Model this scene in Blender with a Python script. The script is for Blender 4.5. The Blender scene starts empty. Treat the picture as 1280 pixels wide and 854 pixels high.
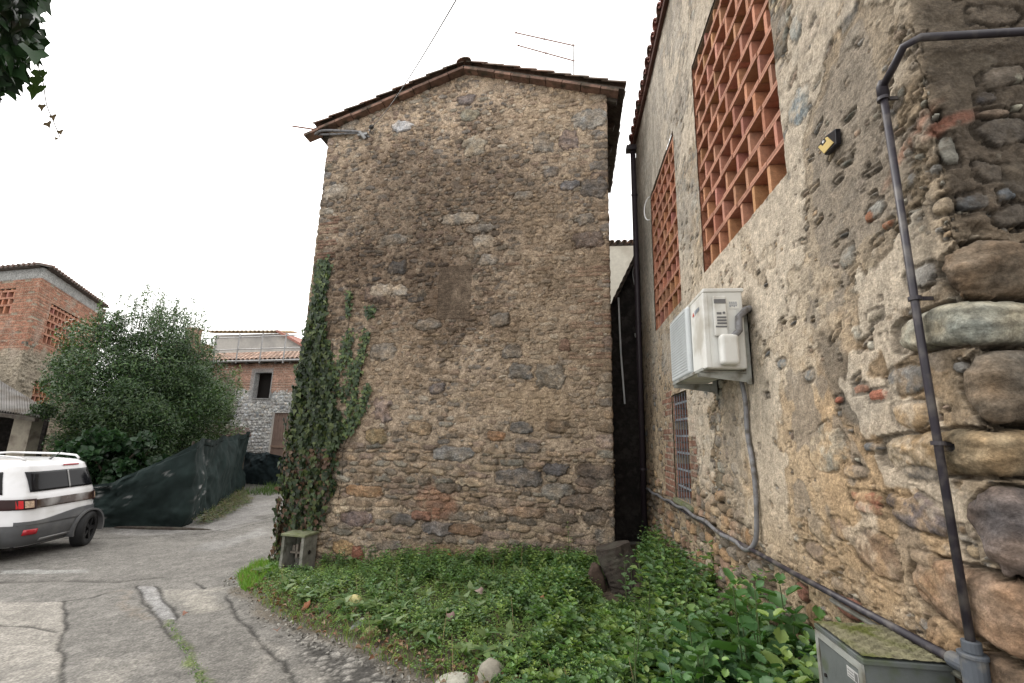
import bpy, math, random
import numpy as np
from mathutils import Vector, Matrix

# ---------------------------------------------------------------- camera
F = 569.0; CX, CY = 640.0, 427.0
EYE = np.array([0, 0, 1.65])
_up = np.array([72, 2757, 569.]); _up /= np.linalg.norm(_up)
_yd = np.array([70, -121, 569.]); _yd /= np.linalg.norm(_yd)
_yd -= _up * _yd.dot(_up); _yd /= np.linalg.norm(_yd)
_xd = np.cross(_yd, _up); _xd = -_xd if _xd[0] < 0 else _xd
RM = np.stack([_xd, _yd, _up])
scene = bpy.context.scene
cd = bpy.data.cameras.new("camera"); cam = bpy.data.objects.new("camera", cd)
scene.collection.objects.link(cam); scene.camera = cam
cd.lens = 16.0; cd.sensor_width = 36.0; cd.clip_start = 0.05; cd.clip_end = 2000
m = Matrix.Identity(4)
for i in range(3):
    m[i][0] = RM[i, 0]; m[i][1] = RM[i, 1]; m[i][2] = -RM[i, 2]; m[i][3] = EYE[i]
cam.matrix_world = m

# ---------------------------------------------------------------- light
SUN_EL, SUN_AZ = math.radians(50), math.radians(-60)       # azimuth from +Y, negative = to the left
world = bpy.data.worlds.new("World"); scene.world = world; world.use_nodes = True
wn = world.node_tree; wn.nodes.clear()
wo = wn.nodes.new('ShaderNodeOutputWorld'); bg = wn.nodes.new('ShaderNodeBackground')
sk = wn.nodes.new('ShaderNodeTexSky'); sk.sky_type = 'NISHITA'; sk.sun_disc = False
sk.sun_elevation = SUN_EL; sk.sun_rotation = SUN_AZ; sk.dust_density = 6; sk.air_density = 1.2
hs = wn.nodes.new('ShaderNodeHueSaturation'); hs.inputs['Saturation'].default_value = 0.10
mx = wn.nodes.new('ShaderNodeMix'); mx.data_type = 'RGBA'; mx.inputs[0].default_value = 0.75
mx.inputs[7].default_value = (10.0, 9.85, 9.6, 1)             # the even white of the overcast
wn.links.new(sk.outputs[0], hs.inputs['Color']); wn.links.new(hs.outputs[0], mx.inputs[6])
wn.links.new(mx.outputs[2], bg.inputs[0]); bg.inputs[1].default_value = 0.12
wn.links.new(bg.outputs[0], wo.inputs[0])
sl = bpy.data.lights.new("sun", 'SUN'); so = bpy.data.objects.new("sun", sl); scene.collection.objects.link(so)
sl.energy = 0.7; sl.angle = math.radians(25); sl.color = (1, 0.95, 0.88)
sd = Vector((math.sin(SUN_AZ) * math.cos(SUN_EL), math.cos(SUN_AZ) * math.cos(SUN_EL), math.sin(SUN_EL)))
so.rotation_euler = sd.to_track_quat('Z', 'Y').to_euler()
vs_ = scene.view_settings; vs_.view_transform = 'Standard'; vs_.look = 'None'; vs_.gamma = 1; vs_.exposure = 1.0
scene.cycles.max_bounces = 6; scene.cycles.diffuse_bounces = 3

# ---------------------------------------------------------------- helpers
def ray(px, py):
    return RM @ np.array([px - CX, CY - py, F])
def atX(px, py, X):
    r = ray(px, py); return EYE + r * ((X - EYE[0]) / r[0])
def atY(px, py, Y):
    r = ray(px, py); return EYE + r * ((Y - EYE[1]) / r[1])
def onplane(px, py, P0, n):
    r = ray(px, py); return EYE + r * (np.dot(P0 - EYE, n) / np.dot(r, n))
def gz(x, y=0):
    x = np.asarray(x, float)
    g = np.log(np.exp(np.minimum(0.1 * x, .2) / .12) + math.exp(-.65 / .12)) * .12
    return np.where(x < 1, g, .1)
def gnd(px, py):
    r = ray(px, py); z = 0.
    for _ in range(60):
        P = EYE + r * ((z - EYE[2]) / r[2]); z = .5 * z + .5 * float(gz(P[0]))
    return P

def nrm(v):
    v = np.asarray(v, float); return v / np.linalg.norm(v)
def smooth(a, b, x):
    t = np.clip((x - a) / (b - a), 0, 1); return t * t * (3 - 2 * t)

def _lat(c, scale, n):
    t = (c - c.min()) / scale + .37; i = np.floor(t).astype(int); f = t - i; f = f * f * (3 - 2 * f)
    W = np.zeros((len(c), n)); r = np.arange(len(c)); W[r, i] = 1 - f; W[r, i + 1] += f; return W
def vnoise(us, vs, su, sv, seed):
    rg = np.random.RandomState(seed)
    nu = int((us.max() - us.min()) / su) + 3; nv = int((vs.max() - vs.min()) / sv) + 3
    L = rg.uniform(-1, 1, (nv, nu))
    return _lat(vs, sv, nv) @ L @ _lat(us, su, nu).T
def fbm(us, vs, s, seed, o=4, an=1.0):
    r = 0; a = 1.; t = 0
    for k in range(o):
        r = r + a * vnoise(us, vs, s * an / 2 ** k, s / 2 ** k, seed + k * 17); t += a; a *= .55
    return r / t * 1.3

def link(o, parent=None):
    scene.collection.objects.link(o)
    if parent is not None: o.parent = parent
    return o
def tag(o, label=None, cat=None, group=None, kind=None):
    if label: o['label'] = label
    if cat: o['category'] = cat
    if group: o['group'] = group
    if kind: o['kind'] = kind
    return o
def thing(name, label, cat, loc=(0, 0, 0), group=None, rz=0):
    o = bpy.data.objects.new(name, None); o.empty_display_size = .1
    o.location = loc; o.rotation_euler = (0, 0, rz); link(o); return tag(o, label, cat, group)
def mesh_np(name, V, Fq, mat, parent=None, col=None, sm=False, loc=None):
    """V (n,3); Fq (m,3|4) int array or list of arrays"""
    me = bpy.data.meshes.new(name)
    V = np.asarray(V, np.float32)
    fl = Fq if isinstance(Fq, list) else [Fq]
    fl = [np.asarray(a, np.int32) for a in fl if len(a)]
    me.vertices.add(len(V)); me.vertices.foreach_set('co', V.ravel())
    tot = sum(a.size for a in fl); me.loops.add(tot)
    me.loops.foreach_set('vertex_index', np.concatenate([a.ravel() for a in fl]))
    cnt = np.concatenate([np.full(len(a), a.shape[1], np.int32) for a in fl])
    me.polygons.add(len(cnt)); st = np.concatenate([[0], np.cumsum(cnt)[:-1]]).astype(np.int32)
    me.polygons.foreach_set('loop_start', st); me.polygons.foreach_set('loop_total', cnt)
    if sm: me.polygons.foreach_set('use_smooth', np.ones(len(cnt), bool))
    me.update(calc_edges=True); me.validate()
    if col is not None:
        a = me.color_attributes.new('Col', 'FLOAT_COLOR', 'POINT')
        c = np.ones((len(V), 4), np.float32); c[:, :3] = np.clip(col, 0, 1); a.data.foreach_set('color', c.ravel())
    me.materials.append(mat)
    o = bpy.data.objects.new(name, me); link(o, parent)
    if parent is not None and loc is None: o.location = (0, 0, 0)
    return o
def grid_mesh(name, P, mat, parent=None, col=None, keep=None, sm=True):
    nv, nu = P.shape[:2]; idx = np.arange(nv * nu).reshape(nv, nu)
    q = np.stack([idx[:-1, :-1], idx[:-1, 1:], idx[1:, 1:], idx[1:, :-1]], -1)
    q = q[keep] if keep is not None else q.reshape(-1, 4)
    V = P.reshape(-1, 3); c = None if col is None else col.reshape(-1, 3)
    used = np.zeros(len(V), bool); used[q.ravel()] = True
    mp = np.cumsum(used) - 1
    return mesh_np(name, V[used], mp[q], mat, parent, None if c is None else c[used], sm)

class MB:
    def __init__(s): s.v = []; s.f = []; s.c = []; s.n = 0
    def add(s, V, Fc, col=(1, 1, 1)):
        s.v += [tuple(p) for p in V]; s.f += [tuple(i + s.n for i in f) for f in Fc]
        s.c += [col] * len(V); s.n += len(V)
    def obox(s, c, ax, ay, az, hx, hy, hz, col=(1, 1, 1)):
        c = np.array(c, float); ax, ay, az = map(lambda a: np.array(a, float), (ax, ay, az))
        V = [c + ax * hx * i + ay * hy * j + az * hz * k for i in (-1, 1) for j in (-1, 1) for k in (-1, 1)]
        s.add(V, [(0, 1, 3, 2), (4, 6, 7, 5), (0, 4, 5, 1), (2, 3, 7, 6), (0, 2, 6, 4), (1, 5, 7, 3)], col)
    def box(s, x0, y0, z0, x1, y1, z1, col=(1, 1, 1)):
        s.obox(((x0 + x1) / 2, (y0 + y1) / 2, (z0 + z1) / 2), (1, 0, 0), (0, 1, 0), (0, 0, 1), (x1 - x0) / 2, (y1 - y0) / 2, (z1 - z0) / 2, col)
    def tube(s, pts, r, n=10, col=(1, 1, 1), cap=True):
        pts = [np.array(p, float) for p in pts]; rr = r if hasattr(r, '__len__') else [r] * len(pts)
        rings = []; prev = None
        for i, p in enumerate(pts):
            d = nrm(pts[min(i + 1, len(pts) - 1)] - pts[max(i - 1, 0)])
            a = prev if prev is not None else (np.array([0, 0, 1.]) if abs(d[2]) < .9 else np.array([1., 0, 0]))
            a = nrm(a - d * a.dot(d)); prev = a; b = np.cross(d, a)
            rings.append([p + rr[i] * (a * math.cos(t) + b * math.sin(t)) for t in np.arange(n) * 2 * math.pi / n])
        V = [q for r_ in rings for q in r_]; Fc = []
        for i in range(len(pts) - 1):
            for k in range(n): Fc.append((i * n + k, i * n + (k + 1) % n, (i + 1) * n + (k + 1) % n, (i + 1) * n + k))
        if cap: Fc += [tuple(range(n))[::-1], tuple((len(pts) - 1) * n + k for k in range(n))]
        s.add(V, Fc, col)
    def prism(s, poly, d, col=(1, 1, 1)):
        """poly: list of 3D points, extruded by vector d"""
        n = len(poly); V = [np.array(p, float) for p in poly] + [np.array(p, float) + d for p in poly]
        s.add(V, [tuple(range(n))[::-1], tuple(range(n, 2 * n))] + [(i, (i + 1) % n, n + (i + 1) % n, n + i) for i in range(n)], col)
    def build(s, name, mat, parent=None, sm=False, bevel=0, seg=2):
        me = bpy.data.meshes.new(name); me.from_pydata([tuple(map(float, p)) for p in s.v], [], s.f); me.update()
        a = me.color_attributes.new('Col', 'FLOAT_COLOR', 'POINT')
        c = np.ones((len(s.v), 4), np.float32); c[:, :3] = np.array(s.c); a.data.foreach_set('color', c.ravel())
        me.materials.append(mat)
        import bmesh
        bm = bmesh.new(); bm.from_mesh(me); bmesh.ops.recalc_face_normals(bm, faces=bm.faces); bm.to_mesh(me); bm.free()
        if sm: me.polygons.foreach_set('use_smooth', np.ones(len(me.polygons), bool))
        o = bpy.data.objects.new(name, me); link(o, parent)
        if bevel:
            b = o.modifiers.new('bevel', 'BEVEL'); b.width = bevel; b.segments = seg; b.limit_method = 'ANGLE'; b.angle_limit = math.radians(40)
        return o

# ---------------------------------------------------------------- materials
def mat_new(name):
    m = bpy.data.materials.new(name); m.use_nodes = True; nt = m.node_tree
    return m, nt, nt.nodes['Principled BSDF']
def mat(name, col, rough=.7, metal=0, var=.15, vscale=8, bump=0, bscale=60, attr=False, dirt=None, dscale=3, spec=.4, coat=0):
    """procedural: base colour varied by two noises, optional dirt patches, optional bump"""
    m, nt, b = mat_new(name); N = nt.nodes.new; L = nt.links.new
    tc = N('ShaderNodeTexCoord')
    n1 = N('ShaderNodeTexNoise'); n1.inputs['Scale'].default_value = vscale; n1.inputs['Detail'].default_value = 6
    n1.inputs['Roughness'].default_value = .65; L(tc.outputs['Object'], n1.inputs['Vector'])
    mr = N('ShaderNodeMapRange'); mr.inputs[1].default_value = .3; mr.inputs[2].default_value = .7
    mr.inputs[3].default_value = 1 - var; mr.inputs[4].default_value = 1 + var; L(n1.outputs[0], mr.inputs[0])
    mul = N('ShaderNodeVectorMath'); mul.operation = 'SCALE'
    if attr:
        at = N('ShaderNodeAttribute'); at.attribute_name = 'Col'
        mm = N('ShaderNodeVectorMath'); mm.operation = 'MULTIPLY'; mm.inputs[1].default_value = col[:3]
        L(at.outputs['Color'], mm.inputs[0]); L(mm.outputs[0], mul.inputs[0])
    else: mul.inputs[0].default_value = col[:3]
    L(mr.outputs[0], mul.inputs['Scale']); out = mul.outputs[0]
    if dirt:
        n2 = N('ShaderNodeTexNoise'); n2.inputs['Scale'].default_value = dscale; n2.inputs['Detail'].default_value = 8
        L(tc.outputs['Object'], n2.inputs['Vector'])
        r2 = N('ShaderNodeMapRange'); r2.inputs[1].default_value = .48; r2.inputs[2].default_value = .66; L(n2.outputs[0], r2.inputs[0])
        mx = N('ShaderNodeMix'); mx.data_type = 'RGBA'; L(r2.outputs[0], mx.inputs[0]); L(out, mx.inputs[6]); mx.inputs[7].default_value = (*dirt, 1)
        out = mx.outputs[2]
    L(out, b.inputs['Base Color']); b.inputs['Roughness'].default_value = rough; b.inputs['Metallic'].default_value = metal
    b.inputs['Specular IOR Level'].default_value = spec; b.inputs['Coat Weight'].default_value = coat
    if bump:
        n3 = N('ShaderNodeTexNoise'); n3.inputs['Scale'].default_value = bscale; n3.inputs['Detail'].default_value = 6; n3.inputs['Roughness'].default_value = .7
        L(tc.outputs['Object'], n3.inputs['Vector'])
        bp = N('ShaderNodeBump'); bp.inputs['Strength'].default_value = 1; bp.inputs['Distance'].default_value = bump
        L(n3.outputs[0], bp.inputs['Height']); L(bp.outputs[0], b.inputs['Normal'])
    return m
def leaf_mat(name, tint=(1, 1, 1), trans=.25, rough=.45):
    m, nt, b = mat_new(name); N = nt.nodes.new; L = nt.links.new
    at = N('ShaderNodeAttribute'); at.attribute_name = 'Col'
    mm = N('ShaderNodeVectorMath'); mm.operation = 'MULTIPLY'; mm.inputs[1].default_value = tint; L(at.outputs['Color'], mm.inputs[0])
    L(mm.outputs[0], b.inputs['Base Color']); b.inputs['Roughness'].default_value = rough; b.inputs['Specular IOR Level'].default_value = .35
    tr = N('ShaderNodeBsdfTranslucent'); sc = N('ShaderNodeVectorMath'); sc.operation = 'MULTIPLY'; sc.inputs[1].default_value = (1.3, 1.5, .6)
    L(mm.outputs[0], sc.inputs[0]); L(sc.outputs[0], tr.inputs[0])
    ms = N('ShaderNodeMixShader'); ms.inputs[0].default_value = trans
    o = nt.nodes['Material Output']; L(b.outputs[0], ms.inputs[1]); L(tr.outputs[0], ms.inputs[2]); L(ms.outputs[0], o.inputs[0])
    return m
def stone_mat(name, fine=45, bump=.012, grain=1.):
    m, nt, b = mat_new(name); N = nt.nodes.new; L = nt.links.new
    tc = N('ShaderNodeTexCoord'); at = N('ShaderNodeAttribute'); at.attribute_name = 'Col'
    n1 = N('ShaderNodeTexNoise'); n1.inputs['Scale'].default_value = fine; n1.inputs['Detail'].default_value = 8; n1.inputs['Roughness'].default_value = .75
    L(tc.outputs['Object'], n1.inputs['Vector'])
    mr = N('ShaderNodeMapRange'); mr.inputs[1].default_value = .32; mr.inputs[2].default_value = .68; mr.inputs[3].default_value = .62; mr.inputs[4].default_value = 1.38
    L(n1.outputs[0], mr.inputs[0])
    n2 = N('ShaderNodeTexNoise'); n2.inputs['Scale'].default_value = fine * .22; n2.inputs['Detail'].default_value = 5; L(tc.outputs['Object'], n2.inputs['Vector'])
    m2 = N('ShaderNodeMapRange'); m2.inputs[1].default_value = .3; m2.inputs[2].default_value = .7; m2.inputs[3].default_value = .8; m2.inputs[4].default_value = 1.2
    L(n2.outputs[0], m2.inputs[0])
    mu = N('ShaderNodeMath'); mu.operation = 'MULTIPLY'; L(mr.outputs[0], mu.inputs[0]); L(m2.outputs[0], mu.inputs[1])
    sc = N('ShaderNodeVectorMath'); sc.operation = 'SCALE'; L(at.outputs['Color'], sc.inputs[0]); L(mu.outputs[0], sc.inputs['Scale'])
    vo = N('ShaderNodeTexVoronoi'); vo.inputs['Scale'].default_value = fine * 1.9; L(tc.outputs['Object'], vo.inputs['Vector'])
    vr = N('ShaderNodeMapRange'); vr.inputs[1].default_value = .15; vr.inputs[2].default_value = .75; vr.inputs[3].default_value = 1 + .18 * grain; vr.inputs[4].default_value = 1 - .28 * grain; L(vo.outputs['Distance'], vr.inputs[0])
    sc2 = N('ShaderNodeVectorMath'); sc2.operation = 'SCALE'; L(sc.outputs[0], sc2.inputs[0]); L(vr.outputs[0], sc2.inputs['Scale']); sc = sc2
    L(sc.outputs[0], b.inputs['Base Color']); b.inputs['Roughness'].default_value = .92; b.inputs['Specular IOR Level'].default_value = .2
    n3 = N('ShaderNodeTexNoise'); n3.inputs['Scale'].default_value = fine * 1.4; n3.inputs['Detail'].default_value = 7; n3.inputs['Roughness'].default_value = .75
    L(tc.outputs['Object'], n3.inputs['Vector'])
    bp = N('ShaderNodeBump'); bp.inputs['Strength'].default_value = .9; bp.inputs['Distance'].default_value = bump
    su = N('ShaderNodeMath'); su.operation = 'SUBTRACT'; ms = N('ShaderNodeMath'); ms.operation = 'MULTIPLY'; ms.inputs[1].default_value = .45 * grain
    L(vo.outputs['Distance'], ms.inputs[0]); L(n3.outputs[0], su.inputs[0]); L(ms.outputs[0], su.inputs[1])
    L(su.outputs[0], bp.inputs['Height']); L(bp.outputs[0], b.inputs['Normal'])
    return m
M = {}
M['rubble'] = stone_mat('rubble_stone', 36, .024)
M['plasterwall'] = stone_mat('plastered_rubble', 60, .011, .45)
M['farstone'] = stone_mat('far_masonry', 16, .03)
M['brick'] = mat('terracotta_brick', (1, 1, 1), .9, attr=True, var=.22, vscale=30, bump=.004, bscale=120)
M['tile'] = mat('weathered_roof_tile', (1, 1, 1), .9, attr=True, var=.35, vscale=9, bump=.006, bscale=70, dirt=(.06, .05, .035), dscale=6)
M['dark'] = mat('dark_interior', (.012, .010, .009), 1)  # near-black colour stands in for the shade of unlit insides and holes
M['black_pipe'] = mat('black_pipe', (.03, .026, .034), .42, var=.3, dirt=(.10, .09, .085), dscale=14)
M['brown_pipe'] = mat('brown_downpipe', (.035, .026, .032), .5, var=.2)
M['grey_pvc'] = mat('grey_pvc', (.19, .19, .20), .5, var=.15, dirt=(.09, .08, .07), dscale=18)
M['white_enamel'] = mat('white_enamel', (.66, .66, .63), .42, var=.05, dirt=(.45, .43, .38), dscale=5)
M['grille'] = mat('pale_fan_grille', (.50, .53, .54), .5, var=.1, vscale=5)
M['zinc'] = mat('galvanised_steel', (.33, .34, .32), .5, metal=.3, var=.15, dirt=(.16, .15, .12), dscale=10)
M['cabinet'] = mat('grey_cabinet_steel', (.09, .10, .098), .6, var=.25, vscale=6, dirt=(.06, .075, .035), dscale=9, bump=.0008, bscale=90)
M['moss_top'] = mat('mossy_metal_top', (.15, .14, .085), .95, var=.4, vscale=24, dirt=(.075, .085, .015), dscale=9, bump=.004, bscale=90)
M['concrete'] = mat('weathered_concrete', (.22, .215, .19), .95, var=.3, vscale=12, dirt=(.10, .10, .08), dscale=7, bump=.005, bscale=60)
M['mossy_concrete'] = mat('mossy_concrete', (.17, .18, .11), .95, var=.3, vscale=14, dirt=(.13, .15, .06), dscale=8, bump=.005)
M['wood_dark'] = mat('rotten_dark_wood', (.045, .035, .028), .9, var=.5, vscale=20, dirt=(.07, .065, .05), dscale=8, bump=.01, bscale=40)
M['black_wall'] = mat('near_black_wall', (.022, .018, .016), .95, var=.6, vscale=9, bump=.03, bscale=30, dirt=(.05, .042, .038), dscale=11)  # near-black mottled wall colour
M['white_paint'] = mat('white_plastic', (.7, .7, .7), .4, var=.05)
M['rust'] = mat('rusty_metal', (.22, .09, .06), .8, var=.3, vscale=20)
M['galv'] = mat('grey_metal_rod', (.3, .3, .3), .45, metal=.5, var=.2)
M['cable'] = mat('dark_cable', (.05, .05, .05), .6)
M['leaf'] = leaf_mat('weed_leaf')
M['ivy'] = leaf_mat('ivy_leaf', trans=.12, rough=.38)
M['tree'] = leaf_mat('tree_leaf', trans=.2, rough=.4)
M['dry'] = leaf_mat('dry_leaf', trans=.1, rough=.8)
M['bark'] = mat('bark', (.07, .055, .04), .95, var=.4, vscale=20, bump=.01)
M['soil'] = mat('leafy_soil', (1, 1, 1), 1, attr=True, var=.4, vscale=30, bump=.02, bscale=60)
M['stone'] = mat('loose_stone', (1, 1, 1), .9, attr=True, var=.25, vscale=18, bump=.006, bscale=60)

def leaves(name, pos, nor, dirv, size, col, mat_, parent=None, shape='oval', fold=.25, sm=False):
    """one mesh of many leaves; pos base, nor = leaf plane normal, dirv = stem-to-tip direction"""
    if shape == 'oval':
        T = [(0, 0, 0), (.28, .25, 1), (.34, .5, 1), (.18, .8, .6), (0, 1, -.3), (-.18, .8, .6), (-.34, .5, 1), (-.28, .25, 1), (0, .5, 0)]
        Q = [(0, 1, 2, 8), (8, 2, 3, 4), (8, 4, 5, 6), (0, 8, 6, 7)]
    elif shape == 'narrow':
        T = [(0, 0, 0), (.17, .45, 1), (0, 1, -.4), (-.17, .45, 1)]; Q = [(0, 1, 2, 3)]
    elif shape == 'ivy':
        T = [(0, 0, 0), (.32, -.08, .6), (.5, .25, .8), (.22, .5, .4), (0, 1, -.2), (-.22, .5, .4), (-.5, .25, .8), (-.32, -.08, .6)]
        Q = [(0, 1, 2, 3), (0, 3, 4, 5), (0, 5, 6, 7)]
    elif shape == 'serrate':
        T = [(0, 0, 0)]; 
        R_ = []
        for i in range(1, 9):
            t = i / 9; w = .42 * math.sin(math.pi * t ** .8) ** .8
            R_.append((w * (1.0 if i % 2 else .80), t - (.04 if i % 2 else 0), 1)); 
        T += R_ + [(0, 1, -.4)] + [(-a, b, c) for a, b, c in R_[::-1]] + [(0, t / 5, 0) for t in (1, 2, 3, 4)]
        Q = [(0, 1, 2, 18), (18, 2, 3, 4), (18, 4, 19, 18)][:2] + [(18, 4, 5, 19), (19, 5, 6, 20), (20, 6, 7, 21), (21, 7, 8, 9),
             (0, 18, 16, 17), (18, 19, 14, 15), (18, 15, 16, 18)][:6]
        Q = [(0, 1, 2, 18), (18, 2, 3, 19), (19, 3, 4, 5), (19, 5, 6, 20), (20, 6, 7, 21), (21, 7, 8, 9),
             (0, 18, 16, 17), (18, 19, 15, 16), (19, 13, 14, 15), (19, 20, 12, 13), (20, 21, 11, 12), (21, 9, 10, 11)]
    elif shape == 'blade':
        T = [(-.03, 0, 0), (.03, 0, 0), (.025, .5, .1), (-.025, .5, .1), (0, 1, .9)]; Q = [(0, 1, 2, 3), (3, 2, 4, 4)]
    T = np.array(T, float); n = len(pos)
    pos = np.asarray(pos, float); d = np.asarray(dirv, float); d /= np.linalg.norm(d, axis=1)[:, None] + 1e-9
    nn = np.asarray(nor, float); nn = nn - d * (nn * d).sum(1)[:, None]; nn /= np.linalg.norm(nn, axis=1)[:, None] + 1e-9
    x = np.cross(d, nn); s = np.asarray(size, float).reshape(-1, 1, 1) * np.ones((n, 1, 1))
    V = pos[:, None] + s * (x[:, None] * T[None, :, :1] + d[:, None] * T[None, :, 1:2] + nn[:, None] * T[None, :, 2:3] * fold * .3)
    k = len(T); Fs = []
    q4 = np.array([q for q in Q if len(set(q)) == 4]); q3 = np.array([q[:3] for q in Q if len(set(q)) == 3])
    off = (np.arange(n) * k)[:, None, None]
    if len(q4): Fs.append((q4[None] + off).reshape(-1, 4))
    if len(q3): Fs.append((q3[None] + off).reshape(-1, 3))
    c = np.repeat(np.asarray(col, float).reshape(-1, 1, 3) * np.ones((n, 1, 1)), k, 1).reshape(-1, 3)
    return mesh_np(name, V.reshape(-1, 3), Fs, mat_, parent, c, sm)

# ---------------------------------------------------------------- rubble wall raster
PAL = np.array([(.22, .19, .15), (.26, .20, .135), (.17, .15, .125), (.19, .185, .155), (.17, .165, .155), (.24, .18, .135),
                (.32, .26, .18), (.30, .29, .25), (.14, .12, .10), (.22, .17, .14), (.27, .205, .14), (.15, .15, .145)])
class Rub:
    rimc = .78
    def __init__(s, us, vs, seed, mortar=(.36, .27, .17), rough=.006):
        s.us, s.vs = us, vs; s.rg = np.random.RandomState(seed)
        s.W1 = fbm(us, vs, .09, seed + 1, 4); s.W2 = fbm(us, vs, .09, seed + 2, 4)
        s.N = fbm(us, vs, .05, seed + 3, 4); s.B = fbm(us, vs, .6, seed + 4, 4); s.LR = fbm(us, vs, .035, seed + 5, 3, 4.)
        s.H = s.N * rough + s.B * .008
        c = np.array(mortar)
        s.C = c[None, None] * (1 + .16 * s.N + .12 * s.B)[..., None]
        s.occ = np.zeros(s.H.shape, bool)
    def stamp(s, cx, cy, a, b, ang=0, h=.02, col=(.2, .2, .2), p=2.6, warp=.3, crack=.006, layer=.25, cvar=.14, force=True):
        R_ = max(a, b) * 1.35
        i0, i1 = np.searchsorted(s.us, [cx - R_, cx + R_]); j0, j1 = np.searchsorted(s.vs, [cy - R_, cy + R_])
        if i1 - i0 < 2 or j1 - j0 < 2: return
        sl_ = (slice(j0, j1), slice(i0, i1)); w = warp * min(a, b) * 1.2
        X = s.us[None, i0:i1] - cx + s.W1[sl_] * w * 1.3; Y = s.vs[j0:j1, None] - cy + s.W2[sl_] * w
        c_, s_ = math.cos(ang), math.sin(ang); x = (X * c_ + Y * s_) / a; y = (-X * s_ + Y * c_) / b
        d = (np.abs(x) ** p + np.abs(y) ** p) ** (1 / p); ins = d < 1
        if not force:
            n = ins.sum()
            if n and (s.occ[sl_] & ins).sum() > .3 * n: return
            ins &= ~s.occ[sl_]
        rim = (d >= 1) & (d < 1.0 + .012 / min(a, b)) & ~s.occ[sl_]
        s.H[sl_] = np.where(rim, s.H[sl_] - crack, s.H[sl_])
        s.C[sl_] = np.where(rim[..., None], s.C[sl_] * s.rimc, s.C[sl_])
        t = s.rg.uniform(-.5, .5, 2)
        fac = np.ones_like(d)
        for _k in range(6):
            th = s.rg.uniform(0, 6.28); fac = np.minimum(fac, s.rg.uniform(.7, 2.6) * (s.rg.uniform(.75, 1.15) - (x * math.cos(th) + y * math.sin(th))) + .25)
        prof = h * np.clip(1 - d ** 7, 0, 1) ** .5 * np.clip(.35 + .65 * fac, .2, 1) + (x * t[0] + y * t[1]) * h * .25 + s.N[sl_] * .0035 + s.LR[sl_] * layer * h * .3
        s.H[sl_] = np.where(ins, prof, s.H[sl_])
        cc = np.array(col)[None, None] * (1 + cvar * s.N[sl_] + .16 * s.LR[sl_] + (.18 * np.sin(y * 9 + s.N[sl_] * 4 + x * 2) if min(a, b) > .05 else 0) - .25 * np.clip(d - .75, 0, .25) / .25)[..., None]
        if a > .1: cc = cc * (1 + .35 * s.W2[sl_] + .25 * s.B[sl_])[..., None] * (1 + s.W1[sl_][..., None] * np.array([.16, .02, -.14]))
        s.C[sl_] = np.where(ins[..., None], cc, s.C[sl_]); s.occ[sl_] |= ins
    def courses(s, u0, u1, v0, v1, rowh=(.05, .12), asp=(1.2, 3.4), fill=.86, pal=PAL, prob=None, h=(.008, .028), wob=.05, small=0):
        rg = s.rg; v = v0; ph = rg.uniform(0, 9)
        while v < v1:
            rh = rg.uniform(*rowh); u = u0 - rg.uniform(0, .2)
            while u < u1:
                hh = rh * rg.uniform(.7, 1.1); w = hh * rg.uniform(*asp)
                cx = u + w / 2; cy = v + rh / 2 + wob * math.sin(u * 1.3 + ph + v * 2) + rg.uniform(-.15, .15) * rh
                if prob is None or rg.rand() < prob(cx, cy):
                    col = pal[rg.randint(len(pal))] * rg.uniform(.75, 1.25)
                    s.stamp(cx, cy, w / 2 * fill, hh / 2 * fill, rg.normal(0, .09), rg.uniform(*h), col, rg.uniform(2.0, 3.8), warp=rg.uniform(.25, .6), force=False)
                u += w + rg.uniform(0, .02)
            v += rh
    def pebbles(s, n, u0, u1, v0, v1, sz=(.012, .045), prob=None, pal=PAL, h=(.004, .014), asp=(1, 2.2)):
        rg = s.rg
        for _ in range(n):
            cx, cy = rg.uniform(u0, u1), rg.uniform(v0, v1)
            if prob is not None and rg.rand() > prob(cx, cy): continue
            a = rg.uniform(*sz) * rg.uniform(.6, 1); b = a / rg.uniform(*asp)
            s.stamp(cx, cy, a, b, rg.normal(0, .3), rg.uniform(*h), pal[rg.randint(len(pal))] * rg.uniform(.8, 1.35), 2.3, force=False)
    def bricks(s, u0, u1, v0, v1, bw=.28, bh=.062, jt=.012, col=(.36, .14, .08), prob=1., seed=1, joint=(.33, .28, .22), hh=.006, cv=.3):
        us, vs = s.us, s.vs
        J = (vs > v0) & (vs < v1); I = (us > u0) & (us < u1)
        if not J.any() or not I.any(): return
        rows = np.floor((vs - v0) / bh).astype(int)
        fv = (vs - v0) / bh - rows
        k = np.floor((us[None] + (rows[:, None] % 2) * bw / 2 - u0) / bw).astype(int); fu = (us[None] + (rows[:, None] % 2) * bw / 2 - u0) / bw - k
        hsh = np.abs(np.sin(k * 12.9898 + rows[:, None] * 78.233 + seed) * 43758.5) % 1
        h2 = np.abs(np.sin(k * 39.3 + rows[:, None] * 11.1 + seed) * 24634.6) % 1
        wj = s.W1 * .12
        isb = (fu + wj * .3 > jt / bw) & (fv[:, None] + wj > jt / bh) & (fv[:, None] + wj < 1) & (h2 < prob) & J[:, None] & I[None]
        ijt = ~isb & J[:, None] & I[None]
        bc = np.array(col)[None, None] * (1 - cv / 2 + cv * hsh + .15 * s.N)[..., None]
        s.C = np.where(isb[..., None], bc, s.C); s.H = np.where(isb, hh + s.N * .003 + (hsh - .5) * .006, s.H)
        s.C = np.where((ijt & (h2 < prob))[..., None], np.array(joint)[None, None] * (1 + .2 * s.N)[..., None], s.C)
        s.H = np.where(ijt & (h2 < prob), -.004, s.H); s.occ |= (isb | ijt) & (h2 < prob)
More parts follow.
